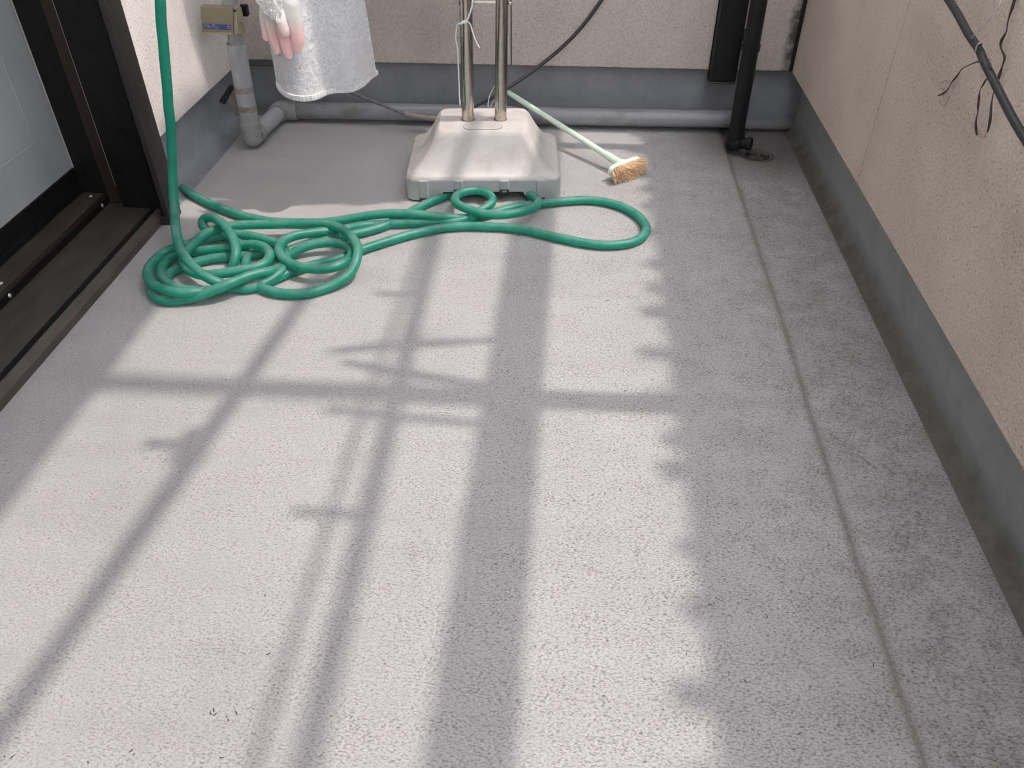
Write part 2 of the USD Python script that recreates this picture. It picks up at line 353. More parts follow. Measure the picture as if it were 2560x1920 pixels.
def glove_material(name, z_split):
    nodes = {'g': ('geometry', {}), 'sx': ('separate_xyz', {}), 'n': ('noise_texture', {'scale': 60.0, 'detail': 4.0}),
             'w': ('math', {'math_type': 'multiply_add', 'value2': 0.05, 'value3': -0.025}), 'za': ('math', {'math_type': 'add'}),
             'zr': ('map_range', {'from_min': z_split - 0.03, 'from_max': z_split + 0.02, 'to_min': 0.0, 'to_max': 1.0, 'clamp': True}),
             'm': ('mix_color', {'a': (0.74, 0.47, 0.46), 'b': (0.58, 0.59, 0.55)}),
             'p': ('principled_bsdf', {'roughness': 0.5, 'specular_ior_level': 0.4, 'subsurface_weight': 0.3, 'subsurface_scale': 0.004})}
    links = [('g.position', 'sx.vector'), ('g.position', 'n.vector'), ('n.fac', 'w.value1'), ('sx.z', 'za.value1'), ('w.value', 'za.value2'), ('za.value', 'zr.value'), ('zr.result', 'm.fac'), ('m.result', 'p.base_color')]
    return usdkit.material(stage, L + name, nodes, links, surface='p.BSDF')

M = {
    'floor': floor_material('coated_floor', (0.385, 0.377, 0.374)),
    'siding_back': siding_material('siding_back', (0.445, 0.395, 0.362), 1.0, corner=0.665, gloss=0.12),
    'siding_left_lit': siding_material('siding_left_lit', (0.81, 0.755, 0.72), 0.8),  # same siding as the other walls, lightened to stand in for light
    'siding_right': siding_material('siding_right', (0.575, 0.485, 0.415), 1.2),
    'skirt_back': skirting_material('skirt_back', (0.225, 0.237, 0.255), -0.02, 0.05),
    'skirt_left': skirting_material('skirt_left', (0.31, 0.33, 0.36), -0.03, 0.03),
    'skirt_right': skirting_material('skirt_right', (0.31, 0.33, 0.325), -0.01, 0.042),
    'frame': simple('dark_bronze_frame', (0.005, 0.0046, 0.0044), 0.38, spec=0.22, var=0.1, scale=40, bump=0.03),
    'frame_side': simple('dark_bronze_side', (0.024, 0.021, 0.020), 0.4, spec=0.35, var=0.08, scale=30, bump=0.05),
    'sill': stained('dusty_bronze_sill', (0.034, 0.029, 0.025), (0.066, 0.057, 0.048), 0.5, scale=30, lo=0.4, hi=0.75, fine=420, stretch=(1, 0.35, 1), bump=0.25),
    'sill_edge': stained('sill_edge', (0.05, 0.042, 0.036), (0.09, 0.075, 0.064), 0.5, scale=30, lo=0.35, hi=0.75, fine=420, stretch=(1, 0.35, 1), bump=0.25),
    'reddish': simple('brown_rail', (0.012, 0.0055, 0.0038), 0.5, var=0.2),
    'strip': simple('pale_seal', (0.62, 0.56, 0.53), 0.5),
    'screw': simple('zinc_screw', (0.62, 0.62, 0.62), 0.32, metal=0.9),
    'pvc': stained('grey_pvc', (0.36, 0.375, 0.39), (0.20, 0.20, 0.195), 0.42, scale=11, lo=0.48, hi=0.8, fine=150, stretch=(1, 1, 0.5), bump=0.05),
    'pvc_fit': stained('grey_pvc_fitting', (0.28, 0.285, 0.28), (0.17, 0.165, 0.15), 0.42, scale=16, lo=0.45, hi=0.75, fine=150, bump=0.05),
    'pipe_wall': stained('painted_pipe', (0.23, 0.235, 0.245), (0.12, 0.11, 0.10), 0.36, scale=9, lo=0.5, hi=0.75, fine=150, stretch=(0.6, 1, 1), bump=0.08),
    'steel_pipe': stained('galvanised_pipe', (0.34, 0.36, 0.36), (0.16, 0.17, 0.165), 0.4, metal=0.35, scale=25, fine=200),
    'tape': stained('old_tape', (0.27, 0.265, 0.25), (0.17, 0.15, 0.12), 0.35, scale=40, lo=0.45, hi=0.6, fine=150),
    'black': simple('black_plastic', (0.016, 0.017, 0.018), 0.42, var=0.25, scale=30),
    'black_rough': stained('black_pvc', (0.006, 0.0068, 0.0068), (0.016, 0.015, 0.014), 0.45, scale=20, lo=0.5, hi=0.85, fine=150, spec=0.22),
    'duct': simple('black_duct', (0.005, 0.006, 0.0065), 0.55, spec=0.25, var=0.2, scale=20),
    'cable': simple('black_cable', (0.022, 0.022, 0.025), 0.38, var=0.25, scale=60),
    'cable_grey': stained('grey_cable', (0.014, 0.0145, 0.017), (0.03, 0.03, 0.033), 0.38, scale=50, lo=0.5, hi=0.8),
    'beige': stained('beige_plastic', (0.20, 0.175, 0.12), (0.15, 0.13, 0.088), 0.45, scale=18),
    'beige_light': simple('beige_plastic_edge', (0.28, 0.25, 0.175), 0.45),
    'sticker': simple('blue_sticker', (0.035, 0.05, 0.16), 0.35, var=0.06),
    'print': simple('pale_print', (0.33, 0.37, 0.50), 0.4),
    'base': stained('weathered_base', (0.50, 0.474, 0.452), (0.35, 0.32, 0.285), 0.6, scale=13, lo=0.46, hi=0.82, fine=260, bump=0.35),
    'base_shade_grey': stained('shaded_base_wall', (0.375, 0.385, 0.385), (0.30, 0.305, 0.305), 0.55, scale=22, lo=0.5, hi=0.85, fine=300, bump=0.3),  # same plastic as the base, with the shade on its wall toned in
    'groove': simple('groove', (0.10, 0.085, 0.075), 0.8),
    'mint': stained('mint_plastic', (0.60, 0.72, 0.60), (0.42, 0.46, 0.36), 0.42, scale=26, lo=0.58, hi=0.85, fine=200, bump=0.1),
    'bristle': usdkit.material(stage, L + 'bristle', {'g': ('geometry', {}), 'r': ('rgb_ramp', {'ramp': [(0.0, (0.70, 0.50, 0.31)), (0.5, (0.88, 0.70, 0.49)), (1.0, (0.96, 0.85, 0.68))]}),
        'p': ('principled_bsdf', {'roughness': 0.55})}, [('g.random_per_island', 'r.fac'), ('r.color', 'p.base_color')], surface='p.BSDF'),
    'string': simple('white_string', (0.62, 0.66, 0.64), 0.8, var=0.1, scale=300, bump=0.6, bscale=900),
    'towel': terry_material('terry', (0.78, 0.78, 0.795)),
    'hem': simple('towel_hem', (0.68, 0.68, 0.665), 0.9, spec=0.1, bump=0.4, bscale=700),
    'glove': glove_material('rubber_glove', 0.468),
    'hose': hose_material('green_hose'),
    'drain': stained('drain_metal', (0.14, 0.13, 0.12), (0.05, 0.045, 0.04), 0.5, metal=0.2, scale=40, lo=0.35, hi=0.65),
    'hole': simple('dark_hole', (0.004, 0.004, 0.004), 0.9),
    'twig': simple('dry_tendril', (0.035, 0.027, 0.022), 0.7),
    'twig_pale': simple('pale_tendril', (0.30, 0.235, 0.18), 0.7),
    'wire': simple('tie_wire', (0.55, 0.54, 0.55), 0.35, metal=0.6),
    'brown': simple('brown_bracket', (0.25, 0.22, 0.19), 0.5),
    'alu': simple('aluminium', (0.45, 0.45, 0.45), 0.4, metal=0.4),
    'ground': simple('far_ground', (0.22, 0.22, 0.20), 0.9, scale=0.3),
    'house': simple('house_render', (0.55, 0.52, 0.48), 0.8, scale=3.0),
    'braid': usdkit.material(stage, L + 'braided_cable', {'g': ('geometry', {}), 'v': ('voronoi_texture', {'scale': 260.0}), 'r': ('rgb_ramp', {'ramp': [(0.25, (0.02, 0.02, 0.022)), (0.5, (0.16, 0.165, 0.175))]}),
                             'p': ('principled_bsdf', {'roughness': 0.6})}, [('g.position', 'v.vector'), ('v.distance', 'r.fac'), ('r.color', 'p.base_color')], surface='p.BSDF'),
    'steel': usdkit.material(stage, L + 'stained_stainless', {
        'g': ('geometry', {}), 'mp': ('mapping', {'scale': (90.0, 90.0, 1.6)}), 'n': ('noise_texture', {'scale': 1.0, 'detail': 5.0, 'roughness': 0.6}),
        'n2': ('noise_texture', {'scale': 45.0, 'detail': 5.0, 'roughness': 0.7}),
        'r': ('rgb_ramp', {'ramp': [(0.22, (0.36, 0.315, 0.26)), (0.5, (0.56, 0.51, 0.445)), (0.75, (0.66, 0.63, 0.58))]}),
        'rr': ('map_range', {'from_min': 0.3, 'from_max': 0.7, 'to_min': 0.12, 'to_max': 0.24}),
        'p': ('principled_bsdf', {'metallic': 1.0})},
        [('g.position', 'mp.vector'), ('mp.vector', 'n.vector'), ('g.position', 'n2.vector'), ('n.fac', 'r.fac'), ('r.color', 'p.base_color'), ('n2.fac', 'rr.value'), ('rr.result', 'p.roughness')], surface='p.BSDF'),
    'frosted': usdkit.material(stage, L + 'frosted_glass', {
        'g': ('geometry', {}), 'n': ('noise_texture', {'scale': 500.0, 'detail': 2.0}), 'n2': ('noise_texture', {'scale': 4.0, 'detail': 3.0}),
        'b': ('bump', {'strength': 0.25, 'distance': 0.0006}), 'r': ('rgb_ramp', {'ramp': [(0.3, (0.29, 0.305, 0.315)), (0.7, (0.38, 0.395, 0.40))]}),
        'p': ('principled_bsdf', {'roughness': 0.5, 'specular_ior_level': 0.5})},
        [('g.position', 'n.vector'), ('g.position', 'n2.vector'), ('n2.fac', 'r.fac'), ('r.color', 'p.base_color'), ('n.fac', 'b.height'), ('b.normal', 'p.normal')], surface='p.BSDF'),
    'film': usdkit.material(stage, L + 'crumpled_film', {
        'd': ('principled_bsdf', {'base_color': (0.78, 0.79, 0.78), 'roughness': 0.22, 'specular_ior_level': 0.7}), 't': ('translucent_bsdf', {'color': (0.75, 0.75, 0.75)}),
        'm': ('mix_closure', {'fac': 0.35})}, [('d.BSDF', 'm.closure1'), ('t.BSDF', 'm.closure2')], surface='m.closure'),
    'polycarb': usdkit.material(stage, L + 'smoked_polycarbonate', {
        't': ('transparent_bsdf', {'color': (0.22, 0.22, 0.23)}), 'gl': ('glossy_bsdf', {'roughness': 0.1}), 'f': ('fresnel', {'IOR': 1.5}), 'm': ('mix_closure', {})},
        [('f.fac', 'm.fac'), ('t.BSDF', 'm.closure1'), ('gl.BSDF', 'm.closure2')], surface='m.closure'),
}

# ================================================================== the setting
SX_L, SX_R, SY_B, SZ = -1.06, 0.66, 2.555, 0.185          # siding planes and the height of the siding's foot
KX_L, KX_R, KY_B = -1.108, 0.712, 2.592                   # upstand planes behind them
Y0 = -1.6
prof = [(-2.2, 0.0), (KX_L - 0.01, 0.0), (-0.4, 0.0), (0.2, 0.0), (0.445, 0.0004), (0.458, 0.0), (0.465, -0.0012), (0.4705, -0.0036), (0.475, -0.0075), (0.479, -0.0105), (0.485, -0.0124), (0.495, -0.0133), (0.58, -0.0145), (0.66, -0.0133), (0.70, -0.0120)]
fl = loft(prof, Y0, KY_B + 0.01, 60)
fl.vertices[:, 0] += np.where((fl.vertices[:, 0] > 0.44) & (fl.vertices[:, 0] < 0.51), 0.0022 * np.sin(fl.vertices[:, 1] * 5.1) + 0.0008 * np.sin(fl.vertices[:, 1] * 13.0 + 1), 0)
tag(part('balcony_floor', fl, M['floor'], smooth=40), kind='structure')
gnd = trimesh.Trimesh([[-400, -400, -3.2], [400, -400, -3.2], [400, 400, -3.2], [-400, 400, -3.2]], [[0, 1, 2], [0, 2, 3]], process=False)
tag(part('ground', gnd, M['ground']), kind='structure')

def cove(x_in, x_wall, s, zf):
    """quarter-round foot of an upstand, from the floor up the wall"""
    a = np.linspace(0, np.pi / 2, 9); w = abs(x_wall - x_in); h = w * 1.25
    return [(x_in + s * (w * np.sin(t)), zf + h * (1 - np.cos(t))) for t in a] + [(x_wall, SZ + 0.03)]

# back wall
wb = thing('back_wall', 'beige rough siding wall across the far end above a dark grey upstand', 'wall', (0, KY_B, 0))
seam = -0.2005
for x0, x1 in ((SX_L + 0.004, seam - 0.0025), (seam + 0.0015, SX_R - 0.0105)):
    part('siding_panel', bx(x0, x1, SY_B, SY_B + 0.03, SZ, 2.7, 0.002), M['siding_back'], wb)
part('joint_seal', bx(seam - 0.0025, seam + 0.0015, SY_B + 0.004, SY_B + 0.02, SZ + 0.001, 2.6), M['groove'], wb)
part('corner_gap', bx(SX_R - 0.0105, SX_R - 0.0005, SY_B - 0.0015, SY_B + 0.02, SZ, 2.6), M['hole'], wb)
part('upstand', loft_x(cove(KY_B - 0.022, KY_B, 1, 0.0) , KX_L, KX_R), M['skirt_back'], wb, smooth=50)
part('upstand_shade_line', bx(KX_L, -0.70, KY_B - 0.006, KY_B + 0.004, SZ - 0.029, SZ - 0.026), M['groove'], wb)  # dark strip: sealant line with the shade gap under the siding painted in
part('backing', bx(KX_L - 0.1, KX_R + 0.05, KY_B + 0.004, KY_B + 0.15, -0.1, 2.7), M['house'], wb)
# left wall of the house, beyond the door
wl = thing('house_wall', 'beige siding wall with light toned into its colour between the door frame and the grey pipe', 'wall', (KX_L, 2.2, 0))
seam = 2.413
for y0, y1 in ((1.874, seam - 0.001), (seam + 0.001, SY_B - 0.003)):
    part('siding_panel', bx(SX_L - 0.03, SX_L, y0, y1, SZ, 2.7, 0.002), M['siding_left_lit'], wl)
cl = loft(cove(KX_L + 0.055, KX_L, -1, 0.0), 1.85, KY_B)
cl.faces = cl.faces[:, ::-1]
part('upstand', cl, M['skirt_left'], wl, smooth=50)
part('backing', bx(KX_L - 0.2, KX_L - 0.003, 1.872, KY_B + 0.15, -0.1, 2.7), M['house'], wl)
part('lintel_wall', bx(KX_L - 0.2, SX_L, Y0, 1.87, 2.16, 2.7), M['siding_left_lit'], wl)
# parapet on the right
HW = 0.80
wr = thing('parapet_wall', 'beige pitted siding parapet on the right with a grey painted foot', 'wall', (KX_R, 1.0, 0))
seam = 1.781
part('joint_seal', bx(SX_R + 0.006, SX_R + 0.02, seam - 0.0019, seam + 0.0019, SZ, HW - 0.04), M['groove'], wr)
for y0, y1 in ((Y0, seam - 0.0020), (seam + 0.0020, SY_B + 0.0)):
    part('siding_panel', bx(SX_R, SX_R + 0.03, y0, y1, SZ - 0.004, HW - 0.03, 0.002), M['siding_right'], wr)
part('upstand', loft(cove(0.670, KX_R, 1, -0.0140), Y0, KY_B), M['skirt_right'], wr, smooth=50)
part('backing', bx(KX_R + 0.002, KX_R + 0.12, Y0, KY_B + 0.15, -0.1, HW - 0.03), M['house'], wr)
part('coping', bx(SX_R - 0.012, KX_R + 0.14, Y0, KY_B + 0.1, HW - 0.03, HW, 0.004), M['alu'], wr)
# added slatted screen, unseen, shaped so that its top makes the soft toothed edge of the sunlight
XF = 1.25; ZF = (XF - 0.215) / (SUN[0] / SUN[2])
sf = thing('shadow_screen', 'added unseen screen beyond the parapet whose uneven top shapes the sunlight edge', 'fence', (XF, 1.0, 0))
part('board', bx(XF, XF + 0.02, -0.9, KY_B + 0.1, 1.0, ZF, 0.003), M['alu'], sf)
rng = np.random.RandomState(3)
for k, yy in enumerate(np.arange(0.1, 2.5, 0.126)):
    h = 0.03 + 0.12 * rng.rand(); yy += 0.02 * rng.randn()
    part('picket', bx(XF + 0.003, XF + 0.017, yy - 0.02 - 0.012 * rng.rand(), yy + 0.02, ZF + 0.0005, ZF + h, 0.003), M['alu'], sf)
for yy in (-0.5, 0.6, 1.7, 2.6):
    part('fence_post', bx(XF + 0.021, XF + 0.061, yy - 0.02, yy + 0.02, -3.2, ZF - 0.05), M['alu'], sf)

wx_ = thing('added_near_wall', 'added unseen wall behind the viewer that cuts the light from the front', 'wall', (0, -1.2, 0))  # added wall, out of view: holds front light off the stand base
part('siding_panel', bx(-1.05, SX_R - 0.013, -1.25, -1.22, 0.012, 1.55), M['siding_right'], wx_)
part('coping', bx(-1.05, SX_R - 0.013, -1.29, -1.20, 1.5505, 1.58, 0.004), M['alu'], wx_)

# ------------------------------------------------------------------ frame, poles and roof overhead: they stand outside the picture and throw the bars of shadow
fx = 0.71
zt = (fx + 0.90) / (SUN[0] / SUN[2])
pf = thing('canopy_frame', 'aluminium post and rail above the parapet whose shadow crosses the floor', 'frame', (fx, 1.17, HW))
yq = caster(0, 1.172, 2.0)[1]
part('post', bx(fx + 0.02, fx + 0.07, yq - 0.029, yq + 0.029, HW + 0.001, 3.75, 0.003), M['alu'], pf)
z0 = (fx + 0.045) / (SUN[0] / SUN[2]); z1 = (fx + 0.142) / (SUN[0] / SUN[2])
part('rail', bx(fx - 0.012, fx + 0.012, Y0, SY_B - 0.01, z0, z1, 0.004), M['alu'], pf)
ze = 2.2
ex = -0.90 + ze * SUN[0] / SUN[2]
ev = thing('eave', 'overhanging eave of the house above the glazed door', 'roof', (-1.0, 0.5, ze))
part('soffit', bx(-1.4, ex - 0.085, Y0, 1.86, ze, ze + 0.12, 0.004), M['house'], ev)
part('half_shade_edge', bx(ex - 0.084, ex, Y0, 1.86, ze + 0.01, ze + 0.014), M['polycarb'], ev)  # added strip, unseen: tinted to throw the half-dark band of shadow

def pole_from(shadow, za, zb, r):
    (xa, ya), (xb, yb) = shadow
    return cyl(caster(xa, ya, za), caster(xb, yb, zb), r, 24)
pa = thing('drying_pole', 'round drying pole overhead throwing the slanting left bar of shadow', 'pole', caster(-0.645, 1.0, 1.9))
part('tube', pole_from([(-0.565, 1.75), (-0.735, 0.15)], 1.9, 1.9, 0.0185), M['steel'], pa, smooth=True)
c = caster(-0.655, 1.0, 1.9)
part('clamp', [bx(c[0] - 0.024, c[0] + 0.024, c[1] - 0.05, c[1] + 0.045, c[2] - 0.021, c[2] + 0.024, 0.006), bx(c[0] - 0.09, c[0], c[1] - 0.012, c[1] + 0.012, c[2] - 0.012, c[2] + 0.012, 0.003)], M['mint'], pa)
pb_ = thing('drying_rack', 'twin drying rails overhead throwing the paired shadow lines beside the wide bar', 'rack', caster(-0.325, 1.2, 1.95))
part('tube', pole_from([(-0.35, 2.2), (-0.285, 0.1)], 1.95, 1.95, 0.0185), M['steel'], pb_, smooth=True)
part('thin_tube', pole_from([(-0.36, 2.2), (-0.372, 1.1)], 2.03, 2.03, 0.008), M['steel'], pb_, smooth=True)
part('thin_tube', pole_from([(-0.372, 1.1), (-0.355, 0.1)], 2.03, 2.03, 0.008), M['steel'], pb_, smooth=True)
for yy in (0.86, 1.52):
    part('rung', cyl(caster(-0.43, yy, 2.03), caster(-0.31, yy, 1.95), 0.011), M['steel'], pb_, smooth=True)
for k, (a, b, word) in enumerate((((-0.48, 1.295), (-0.15, 1.36), 'farthest'), ((-0.44, 1.262), (-0.13, 1.205), 'middle'), ((-0.44, 1.115), (-0.13, 1.095), 'nearest'))):
    A_, B_ = caster(*a, 1.93), caster(*b, 1.80); C_ = 0.5 * (A_ + B_) + [0, 0, 0.14]
    hg = thing('clothes_hanger', f'{word} plastic clothes hanger on the drying rack overhead', 'hanger', C_)
    part('arm', cyl(A_, C_, 0.010, 12), M['mint'], hg, smooth=True)
    part('arm', cyl(B_, C_, 0.010, 12), M['mint'], hg, smooth=True)
    part('bar', cyl(A_, B_, 0.010, 12), M['mint'], hg, smooth=True)

def sheet(xs, ya, yb, za, zb, amp, ph, name, label, top=None):
    """cloth hanging over a pole that runs along y"""
    nu, nv = 60, 24; V = []
    for j in range(nv):
        t = j / (nv - 1); z = za + (zb - za) * t
        for i in range(nu):
            u = i / (nu - 1); y = ya + (yb - ya) * u
            y += (1 - u) ** 3 * 0.013 * math.sin(9 * t + ph)
            V.append([xs + amp * math.sin(11 * u + ph) * (1 - t * 0.7), y, z + 0.012 * math.sin(14 * u) * (1 - t)])
    V = np.array(V); Fc = []
    for j in range(nv - 1):
        for i in range(nu - 1):
            a = j * nu + i; Fc += [[a, a + 1, a + nu + 1], [a, a + nu + 1, a + nu]]
    m = trimesh.Trimesh(V, np.array(Fc), process=False)
    m2 = m.copy(); m2.vertices = m2.vertices + np.array([0.004, 0, 0]); m2.faces = m2.faces[:, ::-1]
    o = part(name, [m, m2], M['towel']); tag(o, label, 'towel')
k_ = SUN[0] / SUN[2]
sheet(0.12, 1.965, 2.575, (0.12 + 0.465) / k_, (0.12 + 0.72) / k_, 0.012, 0.5, 'hanging_towel', 'bath towel hung overhead above the laundry stand')
sheet(-0.12, 1.955, 2.575, (-0.12 + 0.60) / k_, (-0.12 + 1.165) / k_, 0.012, 2.0, 'hanging_towel', 'bath towel hung overhead nearer the house wall')

sheet(-0.20, 2.26, 2.58, (-0.20 + 1.15) / k_, (-0.20 + 1.40) / k_, 0.012, 1.2, 'hanging_towel', 'added unseen cloth overhead that shades the house wall by the grey drain pipe')  # added cloth, unseen: placed to darken the house wall towards the pipe

# ================================================================== sliding door on the left
dr = thing('sliding_door', 'frosted glass sliding door in a dark bronze frame with a dusty sill', 'door', (-1.15, 1.2, 0))
YE = 1.835                                                 # far end of the sill
sp = [(-1.0572, -0.02), (-1.0570, 0.0), (-1.0568, 0.018), (-1.0600, 0.0215), (-1.0690, 0.0285), (-1.0735, 0.0305), (-1.0762, 0.0297), (-1.0766, 0.012)]
part('sill_edge', loft(sp, Y0, YE + 0.008), M['sill_edge'], dr, smooth=25)
part('sill_groove', loft([(-1.0766, 0.012), (-1.0930, 0.012)], Y0, YE), M['hole'], dr)
part('groove_side_shade', loft([(-1.0925, 0.0125), (-1.0925, 0.0292)], Y0, YE), M['hole'], dr)  # black strip standing in for the shade inside the groove
part('sill_plate', bx(-1.2165, -1.0930, Y0, 1.895, 0.0, 0.030, 0.0015), M['sill'], dr)
part('sill_riser', loft([(-1.2165, 0.0302), (-1.2175, 0.047)], Y0, 1.895), M['frame'], dr)
part('rail_strip', loft([(-1.2175, 0.047), (-1.2200, 0.0545), (-1.2235, 0.0552)], Y0, 1.895), M['reddish'], dr)
part('inner_sill', bx(-1.2900, -1.2235, Y0, 1.895, 0.004, 0.0555, 0.001), M['sill'], dr)
for (x, y) in ((113, 490), (1, 708)):
    p = onz(x + 113 if x == 113 else x, y, 0.0556)
    part('screw', lathe(p, (0, 0, 1), [(0.0, 0.0055), (0.001, 0.0052), (0.0022, 0.0035), (0.0026, 0.0)], 18), M['screw'], dr, smooth=40)
for (x, y) in ((256, 513), (25, 739)):
    p = onx(x, y, -1.2160)
    part('screw', lathe(p, (1, 0, 0.05), [(0.0, 0.0055), (0.0012, 0.005), (0.0024, 0.003), (0.0028, 0.0)], 18), M['screw'], dr, smooth=40)
part('bottom_rail', [bx(-1.33, -1.285, Y0, 1.888, 0.056, 0.120, 0.002), bx(-1.288, -1.2805, Y0, 1.888, 0.0562, 0.072, 0.002)], M['frame'], dr)
part('glass_pane', bx(-1.302, -1.2905, Y0, 1.885, 0.121, 2.1), M['frosted'], dr)
# faint pressed border in the glass
q0 = onx(-60, 480, -1.2905); q1 = onx(98, 408, -1.2905)
part('glass_border', bx(-1.2915, -1.2896, Y0, 1.765, 0.222, 0.232, 0.0008), M['frosted'], dr)
part('glass_border', bx(-1.2915, -1.2896, 1.765, 1.775, 0.25, 2.0, 0.0008), M['frosted'], dr)
part('inner_jamb', bx(-1.32, -1.1755, 1.889, 1.95, 0.0, 2.12), M['frame'], dr)
part('inner_stile', bx(-1.2805, -1.212, 1.86, 1.888, 0.056, 2.12, 0.002), M['frame'], dr)
part('brown_stile', bx(-1.212, -1.1725, 1.858, 1.889, 0.0302, 2.12), M['reddish'], dr)
part('gap_filler', bx(-1.1724, -1.1681, 1.856, 1.889, 0.0303, 2.12), M['frame'], dr)
part('seal_strip', bx(-1.1725, -1.1680, 1.842, 1.852, 0.085, 2.12), M['strip'], dr)
part('jamb', [bx(-1.1680, -1.062, 1.835, 1.90, 0.0, 2.12, 0.001), bx(-1.062, -1.050, 1.826, 1.88, 0.0305, 2.12, 0.002)], M['frame'], dr)
part('jamb_bead', bx(-1.0495, -1.0440, 1.818, 1.84, 0.0305, 2.12, 0.001), M['frame'], dr)
part('outer_jamb', bx(-1.0438, -1.0300, 1.801, 1.873, 0.0225, 2.12, 0.0015), M['frame_side'], dr)
part('jamb_foot', bx(-1.0605, -1.0320, 1.802, 1.872, 0.0, 0.022, 0.001), M['frame_side'], dr)
part('head', bx(-1.33, -1.03, Y0, 1.9, 2.121, 2.158), M['frame'], dr)
part('room_floor', bx(-1.9, -1.332, Y0, 1.95, 0.02, 0.05), M['hole'], dr)
part('room_screen', bx(-1.36, -1.345, Y0, 1.95, 0.05, 2.15), M['hole'], dr)

# ================================================================== grey drain pipe in the corner
R = 0.0265
pipe_y = 2.31
bp = onz(632, 352, 0.035); pb = np.array([-0.978, pipe_y, 0.033])
pt = ony(590, 107, pipe_y)
gp = thing('drain_pipe', 'grey plastic drain pipe with old tape bands standing in the left corner', 'pipe', (pb[0], pb[1], 0))
dz = (pt - pb) / np.linalg.norm(pt - pb)
L1 = np.linalg.norm(pt - pb)
at = lambda s: pb + dz * s
part('riser', lathe(at(0.045), dz, [(0, R), (L1 - 0.047, R), (L1 - 0.045, R + 0.0002), (L1 - 0.045, R - 0.003), (L1 - 0.06, R - 0.0035)], 40), M['pvc'], gp, smooth=40)
part('riser_lining', lathe(at(L1 - 0.012), dz, [(0, 0.0), (0.0, R - 0.0032)], 32), M['hole'], gp)
for s, w in ((L1 * 0.50, 0.017), (L1 * 0.705, 0.018)):
    part('tape_band', lathe(at(L1 - s) - dz * 0, dz, [(0, R + 0.0002), (0.0005, R + 0.0009), (w, R + 0.0009), (w + 0.0005, R + 0.0002)], 40), M['tape'], gp, smooth=40)
part('socket', lathe(at(0.012), dz, [(0, R + 0.002), (0.002, R + 0.0045), (0.033, R + 0.0045), (0.035, R + 0.003), (0.035, R)], 40), M['pvc_fit'], gp, smooth=40)
part('elbow', [unman(m3.Manifold.sphere(R + 0.0035, 48).translate(list(map(float, pb + [0, 0, -0.0025 + 0.002]))))], M['pvc_fit'], gp, smooth=True)
c2 = np.array([-0.956, 2.53, 0.033])
d2 = (c2 - pb); L2 = np.linalg.norm(d2); d2 = d2 / L2
part('socket', lathe(pb + d2 * 0.014, d2, [(0, R + 0.002), (0.002, R + 0.0042), (0.027, R + 0.0042), (0.029, R + 0.003), (0.029, R)], 40), M['pvc_fit'], gp, smooth=40)
part('cross_pipe', lathe(pb + d2 * 0.04, d2, [(0, R - 0.001), (L2 - 0.05, R - 0.001)], 40), M['pvc'], gp, smooth=True)
part('socket', lathe(c2 - d2 * 0.035, d2, [(0, R), (0, R + 0.003), (0.002, R + 0.0042), (0.03, R + 0.0042)], 40), M['pvc_fit'], gp, smooth=40)
part('elbow', unman(m3.Manifold.sphere(R + 0.0042, 48).translate(list(map(float, c2)))), M['pvc_fit'], gp, smooth=True)
c3 = np.array([0.50, 2.536, 0.041]); d3 = c3 - c2; L3 = np.linalg.norm(d3); d3 /= L3
part('socket', lathe(c2 + d3 * 0.012, d3, [(0, R + 0.0042), (0.043, R + 0.0042), (0.045, R + 0.003), (0.045, R)], 40), M['pvc_fit'], gp, smooth=40)
nb = 40; xs_ = np.linspace(0.05, L3, nb)
part('floor_pipe', tube([c2 + d3 * s + np.array([0, 0, 0.0025 * math.sin(s * 4.2)]) for s in xs_], R, 40), M['pipe_wall'], gp, smooth=True)
# upper metal conduit that drops into the riser
cp0 = at(L1 - 0.05)
cpt = ony(563, -60, pipe_y + 0.0)
gc = thing('metal_conduit', 'dull galvanised conduit dropping into the grey drain pipe', 'pipe', (cp0[0], cp0[1], cp0[2]))
dc = (cpt - cp0) / np.linalg.norm(cpt - cp0)
part('tube', cyl(cp0, cp0 + dc * 0.9, 0.0205, 36), M['steel_pipe'], gc, smooth=40)
q = ony(604, 25, pipe_y + 0.03)
part('clamp', [bx(q[0] - 0.008, q[0] + 0.014, q[1], q[1] + 0.02, q[2] - 0.018, q[2] + 0.012, 0.002)], M['black_rough'], gc)
# small bracket behind the pipe
q = ony(560, 262, 2.36)
bk = thing('pipe_bracket', 'tan wall bracket with a black knob half hidden behind the grey pipe', 'bracket', q)
a_, b_ = ony(571, 235, 2.36), ony(598, 290, 2.36)
part('arm', trimesh.convex.convex_hull(np.vstack([s + np.array([dx, dy, 0]) for s in (a_ + [0, 0, .0], b_) for dx in (-0.012, 0.014) for dy in (0, 0.012)])), M['brown'], bk)
part('knob', cyl(ony(565, 240, 2.352), ony(555, 257, 2.345), 0.0095, 20, 0.002), M['black'], bk, smooth=30)
part('rod', cyl(ony(580, 215, 2.36), ony(563, 243, 2.353), 0.008, 16), M['black'], bk, smooth=30)

